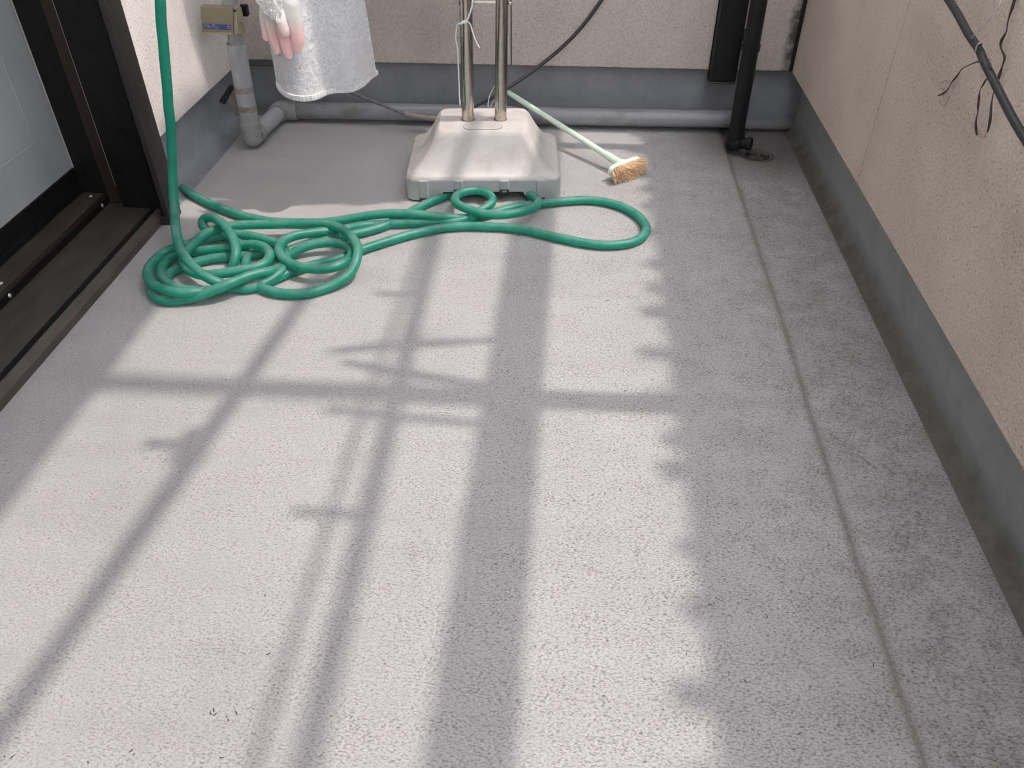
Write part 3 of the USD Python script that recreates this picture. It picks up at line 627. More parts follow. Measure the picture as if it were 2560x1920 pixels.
# beige control box on the conduit
YB = 2.268
bq = [ony(500, 16, YB), ony(583, 20, YB), ony(585, 86, YB), ony(505, 85, YB)]
cb = thing('control_box', 'small beige plastic box with a blue label fixed to the conduit', 'box', bq[3])
def quad_prism(q, back, bev=0.002):
    q = np.array(q); n = np.array([0, 1, 0.0])
    pts = np.vstack([q, q + n * back]); c = q.mean(0)
    return trimesh.convex.convex_hull(np.vstack([c + (q - c) * (1 - bev / 0.04), q + n * bev, q + n * back]))
part('cover', quad_prism(bq, 0.024), M['beige'], cb)
qs = [ony(585, 18, YB - 0.001), ony(590, 20, YB - 0.001), ony(597, 86, YB - 0.001), ony(585.5, 87, YB - 0.001)]
part('cover_edge', quad_prism(qs, 0.03), M['beige_light'], cb)
qs = [ony(592, 24, YB + 0.006), ony(594, 26, YB + 0.006), ony(605, 84, YB + 0.006), ony(598, 88, YB + 0.006)]
part('hinge_leaf', quad_prism(qs, 0.03), M['beige_light'], cb)
p = ony(587, 27, YB - 0.0012)
part('hinge_pin', cyl(p, p + [0, 0.004, 0], 0.0035, 14), M['frame'], cb)
p = ony(603, 53, YB + 0.01)
part('latch', bx(p[0] - 0.003, p[0] + 0.004, p[1], p[1] + 0.01, p[2] - 0.003, p[2] + 0.003, 0.001), M['beige_light'], cb)
part('cover_lip', quad_prism([ony(504.5, 80, YB - 0.0015), ony(584, 82, YB - 0.0015), ony(584.5, 88, YB - 0.0015), ony(505.5, 86, YB - 0.0015)], 0.02), M['beige_light'], cb)
qs = [(508.5, 60), (510.5, 59), (573, 62), (576.5, 64), (577.5, 69), (576.5, 74), (572, 75.5), (512, 71.5), (509.5, 70), (508, 64)]
pp_ = np.array([ony(x, y, YB - 0.0012) for x, y in qs])
st = part('label_plate', trimesh.convex.convex_hull(np.vstack([pp_, pp_ + [0, 0.0012, 0]])), M['sticker'], cb, label='blue printed label')
def seg(x0, y0, x1, y1, w=0.0007):
    a, b = ony(x0, y0, YB - 0.0015), ony(x1, y1, YB - 0.0015)
    return cyl(a, b, w, 6)
part('logo_mark', tube([ony(x, y, YB - 0.0015) for x, y in ((522, 62.8), (510.5, 62), (510.5, 66.2), (519, 67.6), (526, 68), (525.5, 65.4), (518, 64.4), (524, 63.4))], 0.0006, 6), M['print'], st)
part('print_line', seg(529, 62.2, 538, 62.8, 0.0009), M['print'], st)
part('print_line', seg(529, 66, 545, 67, 0.0004), M['print'], st)
part('print_line', seg(529, 69.5, 548, 70.6, 0.0004), M['print'], st)
part('corner_mark', tube([ony(x, y, YB - 0.0015) for x, y in ((568.5, 65), (575, 65.4), (574.8, 71), (568.4, 70.6), (568.5, 65), (571.5, 68))], 0.0006, 6), M['print'], st)

# ================================================================== laundry stand
bc = np.array([-0.247, 2.150, 0.0]); rot = math.radians(4.5)
Rz = np.array([[math.cos(rot), -math.sin(rot), 0], [math.sin(rot), math.cos(rot), 0], [0, 0, 1]])
def bw(p): return (Rz @ np.atleast_2d(p).T).T + bc
def rrect(hx, hy, r, n=7):
    out = []
    for cx, cy, a0 in ((hx - r, hy - r, 0), (-hx + r, hy - r, 90), (-hx + r, -hy + r, 180), (hx - r, -hy + r, 270)):
        for a in np.linspace(a0, a0 + 90, n): out.append((cx + r * math.cos(math.radians(a)), cy + r * math.sin(math.radians(a))))
    # extra points along the sides
    o = np.array(out); res = []
    for i in range(len(o)):
        a, b = o[i], o[(i + 1) % len(o)]; k = 8 if i % n == n - 1 else 1
        for t in range(k): res.append(a + (b - a) * t / k)
    return np.array(res)
def loft_rings(rings):
    n = len(rings[0]); V = np.vstack(rings); Fc = []
    for i in range(len(rings) - 1):
        for j in range(n):
            k = (j + 1) % n
            Fc += [[i * n + j, i * n + k, (i + 1) * n + k], [i * n + j, (i + 1) * n + k, (i + 1) * n + j]]
    c0, c1 = len(V), len(V) + 1
    V = np.vstack([V, rings[0].mean(0), rings[-1].mean(0)])
    for j in range(n):
        k = (j + 1) % n; Fc += [[c0, k, j], [c1, (len(rings) - 1) * n + j, (len(rings) - 1) * n + k]]
    return trimesh.Trimesh(V, np.array(Fc), process=False)
ZR, ZT = 0.068, 0.168
rings = []
def ring(hx, hy, r, z): return np.c_[rrect(hx, hy, r), np.full(len(rrect(hx, hy, r)), z)]
for hx, hy, r, z in ((0.2105, 0.155, 0.03, 0.004), (0.2110, 0.1555, 0.03, 0.03), (0.2105, 0.155, 0.03, ZR - 0.0095), (0.2101, 0.1546, 0.03, ZR - 0.0085), (0.2080, 0.1525, 0.03, ZR - 0.003), (0.2045, 0.149, 0.029, ZR + 0.001)):
    rings.append(ring(hx, hy, r, z))
for t in np.linspace(0.06, 0.92, 14):
    g = t ** 0.80
    h = (t ** 1.45)
    rings.append(ring(0.2045 + (0.124 - 0.2045) * g, 0.149 + (0.088 - 0.149) * g, 0.029 - 0.006 * g, ZR + 0.001 + (ZT - ZR - 0.002) * h))
rings += [ring(0.1235, 0.0885, 0.023, ZT - 0.005), ring(0.119, 0.084, 0.021, ZT - 0.0008), ring(0.115, 0.080, 0.02, ZT), ring(0.06, 0.04, 0.015, ZT)]
body = loft_rings(rings)
def trap(w0, w1, h):
    P_ = np.array([(-w0, -0.01), (w0, -0.01), (w0, 0.004), (w1, h), (-w1, h), (-w1 - (w0 - w1), 0.004)])
    ex_ = trimesh.creation.extrude_polygon(Polygon(P_), 0.5)
    v = ex_.vertices; ex_.vertices = np.c_[v[:, 0], v[:, 2] - 0.25, v[:, 1]]
    if ex_.volume < 0: ex_.invert()
    return man(ex_)
ls = thing('laundry_stand', 'weathered beige plastic laundry pole stand with two stainless uprights', 'laundry stand', bc)
if body.volume < 0: body.invert()
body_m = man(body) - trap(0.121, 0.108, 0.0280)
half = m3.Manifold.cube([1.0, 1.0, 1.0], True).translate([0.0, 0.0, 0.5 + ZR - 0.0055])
for nm_, mm_, mt_ in (('base', body_m ^ half, 'base'), ('base_rim_shaded', body_m - half, 'base_shade_grey')):  # split at the rim so the wall below takes the shade-toned colour
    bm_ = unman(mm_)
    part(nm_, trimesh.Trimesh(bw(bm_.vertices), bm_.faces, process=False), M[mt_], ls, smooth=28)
inner = loft_rings([ring(0.2085, 0.153, 0.03, 0.0), ring(0.2085, 0.153, 0.03, 0.02), ring(0.204, 0.1485, 0.03, 0.05)])
if inner.volume < 0: inner.invert()
tr = unman(man(inner) - trap(0.116, 0.103, 0.0250))
part('bottom_tray', trimesh.Trimesh(bw(tr.vertices), tr.faces, process=False), M['black'], ls)
for k, (cx, zc) in enumerate(((-0.160, 0.0), (-0.0655, 0.027), (0.0575, 0.027), (0.156, 0.0))):
    band = bx(cx - 0.0125, cx + 0.0125, -0.1585, -0.150, 0.0045 if zc == 0 else 0.03, ZR - 0.006, 0.0025)
    part('rib', trimesh.Trimesh(bw(band.vertices), band.faces, process=False), M['base_shade_grey'], ls)
    cl = [bx(cx - 0.012, cx + 0.012, -0.163, -0.156, zc + 0.003, zc + 0.0125, 0.0012)]
    if zc: cl = [bx(cx - 0.0125, cx + 0.0125, -0.163, -0.1545, zc - 0.004, zc + 0.0095, 0.0012)]
    cp_ = part('clip', [trimesh.Trimesh(bw(c.vertices), c.faces, process=False) for c in cl], M['black'], ls)
    ins = bx(cx - 0.006, cx + 0.006, -0.1636, -0.1625, zc + (0.0035 if zc else 0.006), zc + (0.0062 if zc else 0.0085))
    part('clip_tongue', trimesh.Trimesh(bw(ins.vertices), ins.faces, process=False), M['base_shade_grey'], cp_)
# filler lid on the top plate
def stadium(hx, hy, n=16):
    r = hy; return Polygon([(hx - r + r * math.cos(a), r * math.sin(a)) for a in np.linspace(-np.pi / 2, np.pi / 2, n)] + [(-hx + r + r * math.cos(a), r * math.sin(a)) for a in np.linspace(np.pi / 2, 3 * np.pi / 2, n)])
lid_c = np.array([0.0, -0.052, 0])
g_ = trimesh.creation.extrude_polygon(stadium(0.0525, 0.0215).difference(stadium(0.0515, 0.0205)), 0.0011); g_.apply_translation(lid_c + [0, 0, ZT - 0.0004])
part('lid_joint', trimesh.Trimesh(bw(g_.vertices), g_.faces, process=False), M['groove'], ls)
l_ = trimesh.creation.extrude_polygon(stadium(0.0513, 0.0203), 0.0016); l_.apply_translation(lid_c + [0, 0, ZT - 0.0006])
part('filler_lid', trimesh.Trimesh(bw(l_.vertices), l_.faces, process=False), M['base'], ls)
pl, pr = onz(1170, 298, ZT), onz(1251.5, 297.5, ZT)
RP = 0.0168
ptl, ptr = ony(1165, 0, pl[1]), ony(1255, 0, pr[1])
dl, dr_ = (ptl - pl), (ptr - pr)
dl /= np.linalg.norm(dl); dr_ /= np.linalg.norm(dr_)
for p, d in ((pl, dl), (pr, dr_)):
    part('upright', cyl(p - d * 0.01, p + d * 1.2, RP, 40), M['steel'], ls, smooth=40)
    part('upright_collar', lathe(p - d * 0.001, d, [(0.0, RP + 0.0022), (0.0016, RP + 0.002), (0.002, RP)], 40), M['groove'], ls, smooth=40)
za = ony(1210, 8.5, pl[1])[2]
ca, cb2 = pl + dl * (za - ZT) / dl[2], pr + dr_ * (za - ZT) / dr_[2]
part('cross_bar', cyl(ca, cb2, 0.0042, 20), M['steel'], ls, smooth=40)
ux = (cb2 - ca) / np.linalg.norm(cb2 - ca)
part('nut', lathe(ca - ux * (RP + 0.008), ux, [(0, 0.002), (0.001, 0.0045), (0.007, 0.0045), (0.008, 0.003)], 12), M['steel'], ls, smooth=30)
part('nut', lathe(cb2 + ux * (RP), ux, [(0, 0.003), (0.001, 0.0045), (0.007, 0.0045), (0.008, 0.002)], 12), M['steel'], ls, smooth=30)
# upper cross arms outside the picture, which carry the drying poles
part('top_arm', cyl(pl + dl * 1.19 + [-0.15, 0, 0], pr + dr_ * 1.19 + [0.3, 0, 0], 0.014, 24), M['steel'], ls, smooth=40)

# white cord tied round the left upright
yf = pl[1] - RP - 0.003
sx_ = lambda x, y, dy=0: ony(1120 + x / 11.06, y / 11.06, yf + dy)
co = thing('tied_cord', 'white cord knotted round the left stainless upright of the laundry stand', 'cord', sx_(480, 590))
part('strand', tube(spline([sx_(690, -200, 0.01), sx_(680, 20, 0.004), sx_(655, 200), sx_(600, 380), (sx_(540, 530)), sx_(500, 600)], 40), 0.0022, 8), M['string'], co, smooth=True)
part('strand', tube(spline([sx_(520, 590), sx_(600, 650), sx_(650, 780), sx_(700, 950), sx_(770, 1130), sx_(850, 1290), sx_(870, 1320)], 40), 0.0018, 8), M['string'], co, smooth=True)
part('strand', tube(spline([sx_(500, 590), sx_(430, 590), sx_(330, 650), sx_(260, 680, 0.004), sx_(230, 850, 0.006), sx_(210, 1050, 0.006), sx_(250, 1250, 0.006), sx_(275, 1500, 0.005), sx_(290, 1900, 0.005), sx_(305, 2400, 0.003), sx_(330, 2900)], 80), 0.0019, 8), M['string'], co, smooth=True)
part('knot', unman(m3.Manifold.batch_hull([m3.Manifold.sphere(0.0034, 12).translate(list(map(float, sx_(470, 590, -0.001)))), m3.Manifold.sphere(0.003, 12).translate(list(map(float, sx_(525, 600, -0.001)))), m3.Manifold.sphere(0.003, 12).translate(list(map(float, sx_(340, 650, -0.001))))])), M['string'], co, smooth=True)
yb = pl[1] + 0.02
c2_ = thing('loose_cord', 'thin pale cord ends behind the right stainless upright', 'cord', ony(1224, 250, yb))
sz_ = lambda x, y: ony(960 + x / 3.456, y / 3.456, yb)
part('strand', tube(spline([sz_(985, 690), sz_(955, 745), sz_(925, 800), sz_(905, 860), sz_(900, 930)], 30), 0.0014, 8), M['string'], c2_, smooth=True)
part('strand', tube(spline([sz_(990, 820), sz_(955, 860), sz_(930, 900), sz_(920, 930)], 30), 0.0011, 8), M['string'], c2_, smooth=True)

# ================================================================== scrubbing brush
h_lo, h_hi = np.array([0.1515, 2.181, 0.030]), np.array([-0.222, 2.590, 0.093])
ax = (h_lo - h_hi) / np.linalg.norm(h_lo - h_hi)
perp = np.cross([0, 0, 1], ax); perp /= np.linalg.norm(perp)
upv = np.cross(ax, perp)
sb = thing('scrub_brush', 'mint green scrubbing brush with tan bristles leaning over the floor pipe', 'brush', (0.16, 2.17, 0))
Lh = np.linalg.norm(h_lo - h_hi)
part('handle', lathe(h_hi - ax * 0.06, ax, [(-0.001, 0.0), (0, 0.007), (0.002, 0.0082), (Lh - 0.01, 0.0088)], 28), M['mint'], sb, smooth=40)
part('ferrule', lathe(h_lo - ax * 0.078, ax, [(0, 0.0088), (0.001, 0.0108), (0.03, 0.0112), (0.055, 0.0125), (0.066, 0.0155), (0.074, 0.017), (0.080, 0.012)], 28), M['mint'], sb, smooth=40)
bt = math.radians(3)
bcen = h_lo + ax * 0.001
blk = []
for s, hw, hh in ((0.0, 0.058, 0.0155), (0.002, 0.0605, 0.018), (0.011, 0.0605, 0.018), (0.013, 0.058, 0.0155)):
    for a in np.linspace(0, 2 * np.pi, 40, endpoint=False):
        ca_, sa_ = math.cos(a), math.sin(a)
        blk.append(bcen + ax * (s - 0.007) + perp * hw * np.sign(ca_) * abs(ca_) ** 0.45 + upv * hh * np.sign(sa_) * abs(sa_) ** 0.7)
part('block', trimesh.convex.convex_hull(np.array(blk)), M['mint'], sb, smooth=30)
tufts = []; rb = np.random.RandomState(5)
for i in range(14):
    for j in range(4):
        u, v = (i / 13 - 0.5) * 2, (j / 3 - 0.5) * 2
        if abs(u) > 0.92 and abs(v) > 0.6: continue
        root = bcen + ax * 0.0055 + perp * u * 0.054 + upv * v * 0.0125
        for q in range(7):
            o = rb.randn(2) * 0.0009
            a = root + perp * o[0] + upv * o[1]
            tip = a + ax * (0.031 - 0.007 * u * u + 0.003 * rb.randn()) + perp * (u * 0.012 + 0.0045 * rb.randn()) + upv * (v * 0.0065 + 0.004 * rb.randn() - 0.005)
            tip[2] = max(tip[2], 0.0008)
            mid = 0.5 * (a + tip) + 0.0008 * rb.randn(3); mid[2] = max(mid[2], 0.001)
            tufts.append(tube([a, mid, tip], [0.0011, 0.0010, 0.0006], 6, cap=False))
o = part('bristles', tufts, M['bristle'], sb); tag(o, kind='stuff')

# ================================================================== green hose
RH = 0.0116
q7 = lambda x, y: (340 + x / 3.456, 420 + y / 3.456)
q8 = lambda x, y: (900 + x / 2.765, 420 + y / 2.765)
def h7(pts): return [onz(*q7(x, y), RH + z / 1000.0) for x, y, z in pts]
def h8(pts): return [onz(*q8(x, y), RH + z / 1000.0) for x, y, z in pts]
yh = lambda x, y, Y: ony(x, y, Y)
T = []
hang = [yh(388, -260, 1.80), yh(394, -120, 1.80), yh(400, 0, 1.80), yh(411, 142, 1.80), yh(421, 250, 1.80), yh(428, 340, 1.80), yh(431, 420, 1.785), yh(433, 478, 1.765), yh(437, 530, 1.735)]
T.append(hang + h7([(352, 580, 70), (385, 690, 48), (440, 790, 36), (530, 885, 30), (640, 955, 26), (745, 1003, 12), (830, 1030, 2), (930, 1046, 0), (1040, 1030, 0), (1150, 978, 2), (1250, 905, 8), (1292, 840, 10), (1300, 770, 6), (1280, 705, 4),
                    (1225, 655, 2), (1130, 622, 2), (1000, 590, 6), (880, 572, 10), (770, 575, 10), (660, 600, 10), (560, 625, 12), (460, 655, 16), (340, 690, 18), (240, 735, 18), (160, 800, 18), (110, 875, 18), (108, 950, 18), (160, 1015, 20), (260, 1058, 22), (400, 1078, 22), (560, 1072, 16), (700, 1058, 4), (850, 1020, 0)]))
T.append(h7([(398, 168, 0), (470, 215, 0), (560, 268, 0), (660, 318, 0), (760, 360, 0), (860, 396, 0), (960, 424, 0), (1080, 448, 0), (1220, 468, 0), (1350, 473, 0), (1500, 474, 0), (1650, 468, 2), (1800, 448, 6), (1935, 424, 12)]) +
         h8([(90, 325, 18), (221, 315, 22), (350, 317, 22), (500, 332, 16), (620, 343, 8), (720, 348, 0), (800, 340, 0), (900, 318, 0), (1000, 290, 0), (1150, 258, 0), (1270, 246, 0), (1400, 230, 0), (1550, 222, 0), (1700, 235, 0), (1840, 280, 0), (1940, 350, 0), (1980, 425, 0), (1940, 487, 0), (1840, 523, 0), (1700, 533, 0), (1550, 518, 0), (1400, 489, 0), (1200, 443, 0), (1050, 415, 0), (900, 405, 0), (750, 402, 0), (600, 412, 0), (450, 438, 0), (300, 474, 0), (150, 520, 0), (20, 563, 0)]) +
         h7([(1860, 742, 0), (1760, 780, 0), (1640, 812, 0), (1500, 848, 0), (1390, 882, 0), (1280, 925, 0), (1180, 968, 0), (1100, 990, 0)]))
T.append(h7([(300, 1010, 0), (262, 960, 0), (300, 905, 0), (400, 855, 0), (530, 812, 0), (700, 776, 2), (850, 768, 2), (990, 752, 2), (1090, 742, 0), (1200, 748, 0), (1300, 722, 0), (1390, 690, 0), (1500, 655, 0), (1650, 620, 0), (1800, 592, 0), (1936, 562, 0)]) +
         h8([(130, 415, 0), (250, 362, 0), (350, 305, 0), (450, 252, 0), (560, 205, 0), (650, 172, 0), (760, 138, 0), (880, 112, 0), (1000, 112, 0), (1090, 142, 0), (1175, 185, 6), (1232, 232, 20), (1195, 275, 23), (1110, 306, 23), (1000, 324, 23), (880, 322, 20), (780, 296, 22), (700, 265, 24), (656, 225, 24), (680, 182, 22), (760, 156, 22), (850, 162, 20), (912, 205, 16), (905, 250, 10), (850, 285, 4), (780, 330, 0), (700, 362, 0), (600, 372, 0), (450, 378, 0), (330, 382, 0), (200, 386, 0), (100, 392, 0), (0, 402, 4)]) +
         h7([(1840, 522, 10), (1740, 540, 14), (1650, 548, 18), (1500, 562, 24), (1370, 585, 28), (1282, 628, 28), (1238, 695, 26), (1262, 770, 24), (1345, 832, 22), (1460, 864, 22), (1600, 872, 22), (1740, 848, 22), (1838, 790, 22), (1866, 728, 22), (1825, 680, 20), (1740, 652, 18), (1620, 648, 18), (1500, 668, 16), (1400, 708, 10), (1320, 755, 2), (1240, 800, 0)]))
T.append(h7([(1330, 800, 0), (1270, 852, 4), (1150, 893, 20), (1000, 925, 26), (850, 982, 26), (740, 1030, 24), (600, 1088, 14), (450, 1130, 4), (330, 1148, 0), (225, 1142, 0), (160, 1105, 0), (140, 1050, 0), (170, 990, 0)]))
T.append(h7([(560, 1062, 0), (450, 1055, 0), (345, 1035, 2), (262, 985, 4), (218, 905, 6), (248, 815, 6), (330, 755, 6), (440, 728, 6), (590, 712, 8), (720, 702, 12), (840, 686, 18), (950, 664, 24), (1050, 668, 28), (1130, 705, 28), (1158, 765, 28), (1110, 828, 28), (1000, 868, 28), (850, 893, 28), (700, 916, 26), (580, 924, 24), (485, 900, 22), (425, 850, 20), (412, 790, 20), (432, 730, 22), (490, 662, 26), (560, 600, 28), (650, 545, 28), (760, 512, 26), (900, 494, 24), (1080, 488, 24), (1250, 484, 24), (1420, 480, 24), (1570, 482, 26), (1700, 500, 32), (1800, 545, 42), (1880, 620, 46), (1918, 720, 42), (1905, 810, 30), (1855, 900, 16), (1760, 982, 6), (1640, 1040, 0), (1500, 1078, 0), (1350, 1090, 0), (1220, 1078, 0), (1120, 1048, 0), (1060, 1020, 0)]))
T.append(h7([(830, 872, 6), (852, 810, 22), (866, 730, 36), (845, 630, 46), (790, 530, 52), (710, 450, 52), (640, 425, 48), (585, 440, 40), (575, 490, 30), (620, 540, 18), (710, 570, 6), (800, 602, 0), (890, 650, 0), (945, 715, 0), (955, 790, 0), (935, 870, 0), (900, 920, 0)]))
tubes = []
for pts in T:
    p = np.array(pts); n = max(60, int(np.sum(np.linalg.norm(np.diff(p, axis=0), axis=1)) / 0.006))
    s = spline(p, n, 0.6)
    k = np.ones(5) / 5
    s = np.c_[tuple(np.convolve(np.pad(s[:, i], 2, mode='edge'), k, 'valid') for i in range(3))]
    s[:, 2] = np.maximum(s[:, 2], RH - 0.0004)
    rv = RH * (1 + 0.05 * (meshkit.noise(s * 28.0, 5) - 0.5))
    s[:, :2] += (np.c_[meshkit.noise(s * 22.0, 8), meshkit.noise(s * 22.0, 9)] - 0.5) * 0.0028
    tubes.append(tube(s, rv, 18))
o = part('garden_hose', tubes, M['hose'], smooth=50)
tag(o, 'thick green garden hose hanging by the door and lying in loose coils on the floor', 'hose')

# ================================================================== towel, glove, plastic film
ZH = 0.300
hem_px = [(694, 216), (700, 228), (712, 240), (733, 250), (758, 253.5), (785, 251), (806, 243), (822, 236), (845, 232), (878, 229.5), (898, 223), (920, 206), (943, 187)]
hp = np.array([onz(x, y, ZH) for x, y in hem_px])
hs = spline(hp, 90, 0.8)
hw_ = []
top_l, top_r = ony(640, -120, 1.97), ony(900, -160, 1.97)
nv = 110; V = []
for j in range(nv):
    t = j / (nv - 1); z = ZH + t * 0.36
    for i in range(90):
        u = i / 89
        p = hs[i].copy()
        x_top = -0.742 + u * (0.238)
        y_top = 1.975 + 0.008 * math.sin(u * 9 + 0.5)
        k = min(1.0, (t / 0.85)) ** 0.9
        x = p[0] * (1 - k) + x_top * k; y = p[1] * (1 - k) + y_top * k
        y += 0.004 * math.sin(5 * u + 7 * t) + 0.003 * math.sin(17 * u - 4 * t)
        V.append([x, y, z])
V = np.array(V)
Fc = []
for j in range(nv - 1):
    for i in range(89):
        a = j * 90 + i; Fc += [[a, a + 1, a + 91], [a, a + 91, a + 90]]
front = trimesh.Trimesh(V, np.array(Fc), process=False)
nrm = front.vertex_normals
fz = meshkit.fbm(V * 170.0, 3, 2) - 0.5
hemz = np.clip((V[:, 2] - ZH - 0.012) / 0.004, 0, 1)
Vf = V + nrm * (fz * 0.0035 * hemz)[:, None] + nrm * 0.0016 * np.where(hemz > 0, 1, 0.4)[:, None]
fr_ = trimesh.Trimesh(Vf, front.faces, process=False)
bk_ = trimesh.Trimesh(V - nrm * 0.0016, front.faces[:, ::-1], process=False)
tw = thing('hanging_face_towel', 'white terry towel hanging at the left behind a pink rubber glove', 'towel', (hs[45][0], hs[45][1], ZH))
part('cloth', [fr_, bk_], M['towel'], tw, smooth=True)
# woven ribbed hem, folded over the lower edge
hv = []; nh = 260; hs2 = spline(hp, nh, 0.8)
tdir = np.gradient(hs2, axis=0); tdir /= np.linalg.norm(tdir, axis=1, keepdims=True)
nn = np.cross(tdir, [0, 0, 1.0])
prof_h = [(-0.0020, 0.013), (0.0010, 0.0128), (0.0016, 0.007), (0.0014, 0.001), (0.0, -0.0006), (-0.0014, 0.001), (-0.0020, 0.013)]
for i in range(nh):
    rib = 0.0007 * math.sin(i * 1.05) + 0.0003 * math.sin(i * 0.37)
    hv += [hs2[i] + nn[i] * (a + np.sign(a) * (rib + 0.0012)) + np.array([0, 0, b]) for a, b in prof_h]
hv = np.array(hv); kk = len(prof_h); hf = []
for i in range(nh - 1):
    for j in range(kk - 1):
        a = i * kk + j; hf += [[a, a + kk, a + kk + 1], [a, a + kk + 1, a + 1]]
part('hem', trimesh.Trimesh(hv, np.array(hf), process=False), M['hem'], tw, smooth=60)

g4 = lambda x, y, Y: ony(640 + x / 6.144, y / 6.144, Y)
YG = 1.925
gl_parts = []
def finger(pts):
    for (a, b) in zip(pts[:-1], pts[1:]):
        gl_parts.append(ball_hull(g4(a[0], a[1], a[2]), a[3] * 1.1, g4(b[0], b[1], b[2]), b[3] * 1.12, 24))
finger([(150, 130, YG + .012, .013), (140, 330, YG + .012, .011), (160, 470, YG + .012, .0105), (172, 556, YG + .014, .010)])
finger([(230, 180, YG + .004, .015), (250, 450, YG, .0125), (290, 620, YG, .0118), (333, 758, YG + .004, .0112)])
finger([(380, 180, YG - .002, .016), (420, 480, YG - .004, .0135), (465, 680, YG - .004, .0132), (503, 818, YG, .0120)])
finger([(520, 60, YG, .020), (555, 220, YG, .0195), (610, 440, YG - .002, .0155), (645, 620, YG - .002, .0142), (650, 738, YG + .002, .0130)])
finger([(340, 200, YG - .02, .014), (395, 350, YG - .03, .0115), (430, 460, YG - .032, .0108), (440, 495, YG - .030, .0105)])
gl_parts.append(m3.Manifold.batch_hull([m3.Manifold.sphere(r, 24).translate(list(map(float, g4(x, y, Y)))) for x, y, Y, r in ((150, 130, YG + .012, .013), (230, 150, YG + .004, .016), (380, 160, YG, .018), (520, 60, YG, .020), (545, 190, YG, .019), (250, -300, YG + .01, .02), (500, -300, YG + .01, .02))]))
G = m3.Manifold.batch_boolean(gl_parts, m3.OpType.Add).refine_to_length(0.004)
gm = unman(G); gm.merge_vertices()
trimesh.smoothing.filter_taubin(gm, iterations=6)
gm.vertices += gm.vertex_normals * ((meshkit.fbm(gm.vertices * 60, 3, 4) - 0.5) * 0.0028)[:, None]
o = part('rubber_glove', gm, M['glove'], smooth=True)
tag(o, 'limp rubber glove with pink fingers hanging in front of the white towel', 'glove')
# crumpled clear film over the glove's cuff
poly = [(-120, -400), (10, 45), (60, 110), (105, 190), (170, 240), (230, 300), (290, 325), (335, 362), (372, 350), (385, 300), (395, 200), (400, 60), (395, -400)]
pg = Polygon(poly); mnx, mny, mxx, mxy = pg.bounds
nx_, ny_ = 46, 66; idx = {}; V = []; Fc = []
for j in range(ny_):
    yy = mny + (mxy - mny) * j / (ny_ - 1)
    row = pg.intersection(sbox(mnx - 5, yy - 0.01, mxx + 5, yy + 0.01)).bounds
    if not row: row = (335, yy, 345, yy)
    for i in range(nx_):
        u = i / (nx_ - 1); xx = row[0] + (row[2] - row[0]) * u
        p = g4(xx, yy, YG - 0.036 - 0.012 * math.sin(math.pi * u))
        V.append(p)
V = np.array(V)
cr = (np.abs(meshkit.fbm(V * np.array([150, 90, 55]), 3, 9) - 0.5) * 2)
V[:, 1] -= cr * 0.016 - 0.005
V[:, 0] += (meshkit.noise(V * 130, 3) - 0.5) * 0.006
for j in range(ny_ - 1):
    for i in range(nx_ - 1):
        a = j * nx_ + i; Fc += [[a, a + 1, a + nx_ + 1], [a, a + nx_ + 1, a + nx_]]
o = part('plastic_film', trimesh.Trimesh(V, np.array(Fc), process=False), M['film'], smooth=35)
tag(o, 'crumpled white plastic film hanging over the cuff of the pink glove', 'plastic film')

# ================================================================== cables at the back
YC = 2.50
ck = thing('black_cable', 'smooth black cable sweeping down the back wall behind the laundry stand', 'cable', ony(1267, 221, YC))
part('cable', tube(spline([ony(1600, -170, YC + .035), ony(1555, -80, YC + .03), ony(1504, 0, YC + .025), ony(1450, 72, YC + .015), ony(1380, 140, YC), ony(1320, 186, YC - .02), ony(1267, 222, YC - .04), ony(1225, 247, YC - .05), ony(1188, 265, YC - .06), ony(1140, 290, YC - .08)], 80), 0.0058, 14), M['cable'], ck, smooth=True)
bc_ = thing('braided_cable', 'grey braided cable running from behind the towel down over the floor pipe', 'cable', ony(900, 240, 2.47))
part('cable', tube(spline([ony(700, 150, 2.52), ony(790, 198, 2.51), ony(850, 220, 2.50), ony(900, 240, 2.49), ony(955, 262, 2.48), ony(1000, 280, 2.47), ony(1022, 287, 2.466)], 60), 0.0052, 12), M['braid'], bc_, smooth=True)
part('sleeve', tube(spline([ony(1012, 283, 2.468), ony(1035, 289, 2.463), ony(1060, 293, 2.46), ony(1110, 299, 2.45)], 30), 0.0078, 14), M['brown'], bc_, smooth=True)

# ================================================================== black duct and black rain pipe, right back corner
dx0 = ony(1786, 100, 2.507)
du = thing('cable_duct', 'flat black rectangular duct mounted on the back wall near the corner', 'duct', (0.443, 2.54, 0.16))
part('cover', bx(0.4085, 0.4845, 2.503, 2.548, 0.166, 2.6, 0.002), M['duct'], du)
part('backplate', bx(0.4060, 0.4855, 2.5485, 2.5548, 0.158, 2.6), M['duct'], du)
part('end_cap', bx(0.4080, 0.4850, 2.502, 2.549, 0.1595, 0.1655, 0.001), M['frame_side'], du)
yp = 2.395
pb0, pt0 = ony(1840, 335, yp), ony(1898, 0, yp)
dd = (pt0 - pb0) / np.linalg.norm(pt0 - pb0)
rp = thing('rain_pipe', 'black round rain pipe ending in an elbow beside the floor drain', 'rain pipe', (pb0[0], yp, 0))
RR = 0.0228
part('pipe', cyl(pb0, pb0 + dd * 1.6, RR, 40), M['black_rough'], rp, smooth=40)
zc = ony(1879, 118, yp); sc = (zc - pb0) @ dd
part('coupling', lathe(pb0 + dd * (sc - 0.009), dd, [(0, RR), (0.0005, RR + 0.0028), (0.016, RR + 0.0032), (0.017, RR)], 40), M['black_rough'], rp, smooth=40)
part('coupling_lug', bx(zc[0] - 0.012, zc[0] + 0.012, yp + 0.01, SY_B - 0.001, zc[2] - 0.006, zc[2] + 0.006, 0.001), M['black_rough'], rp)
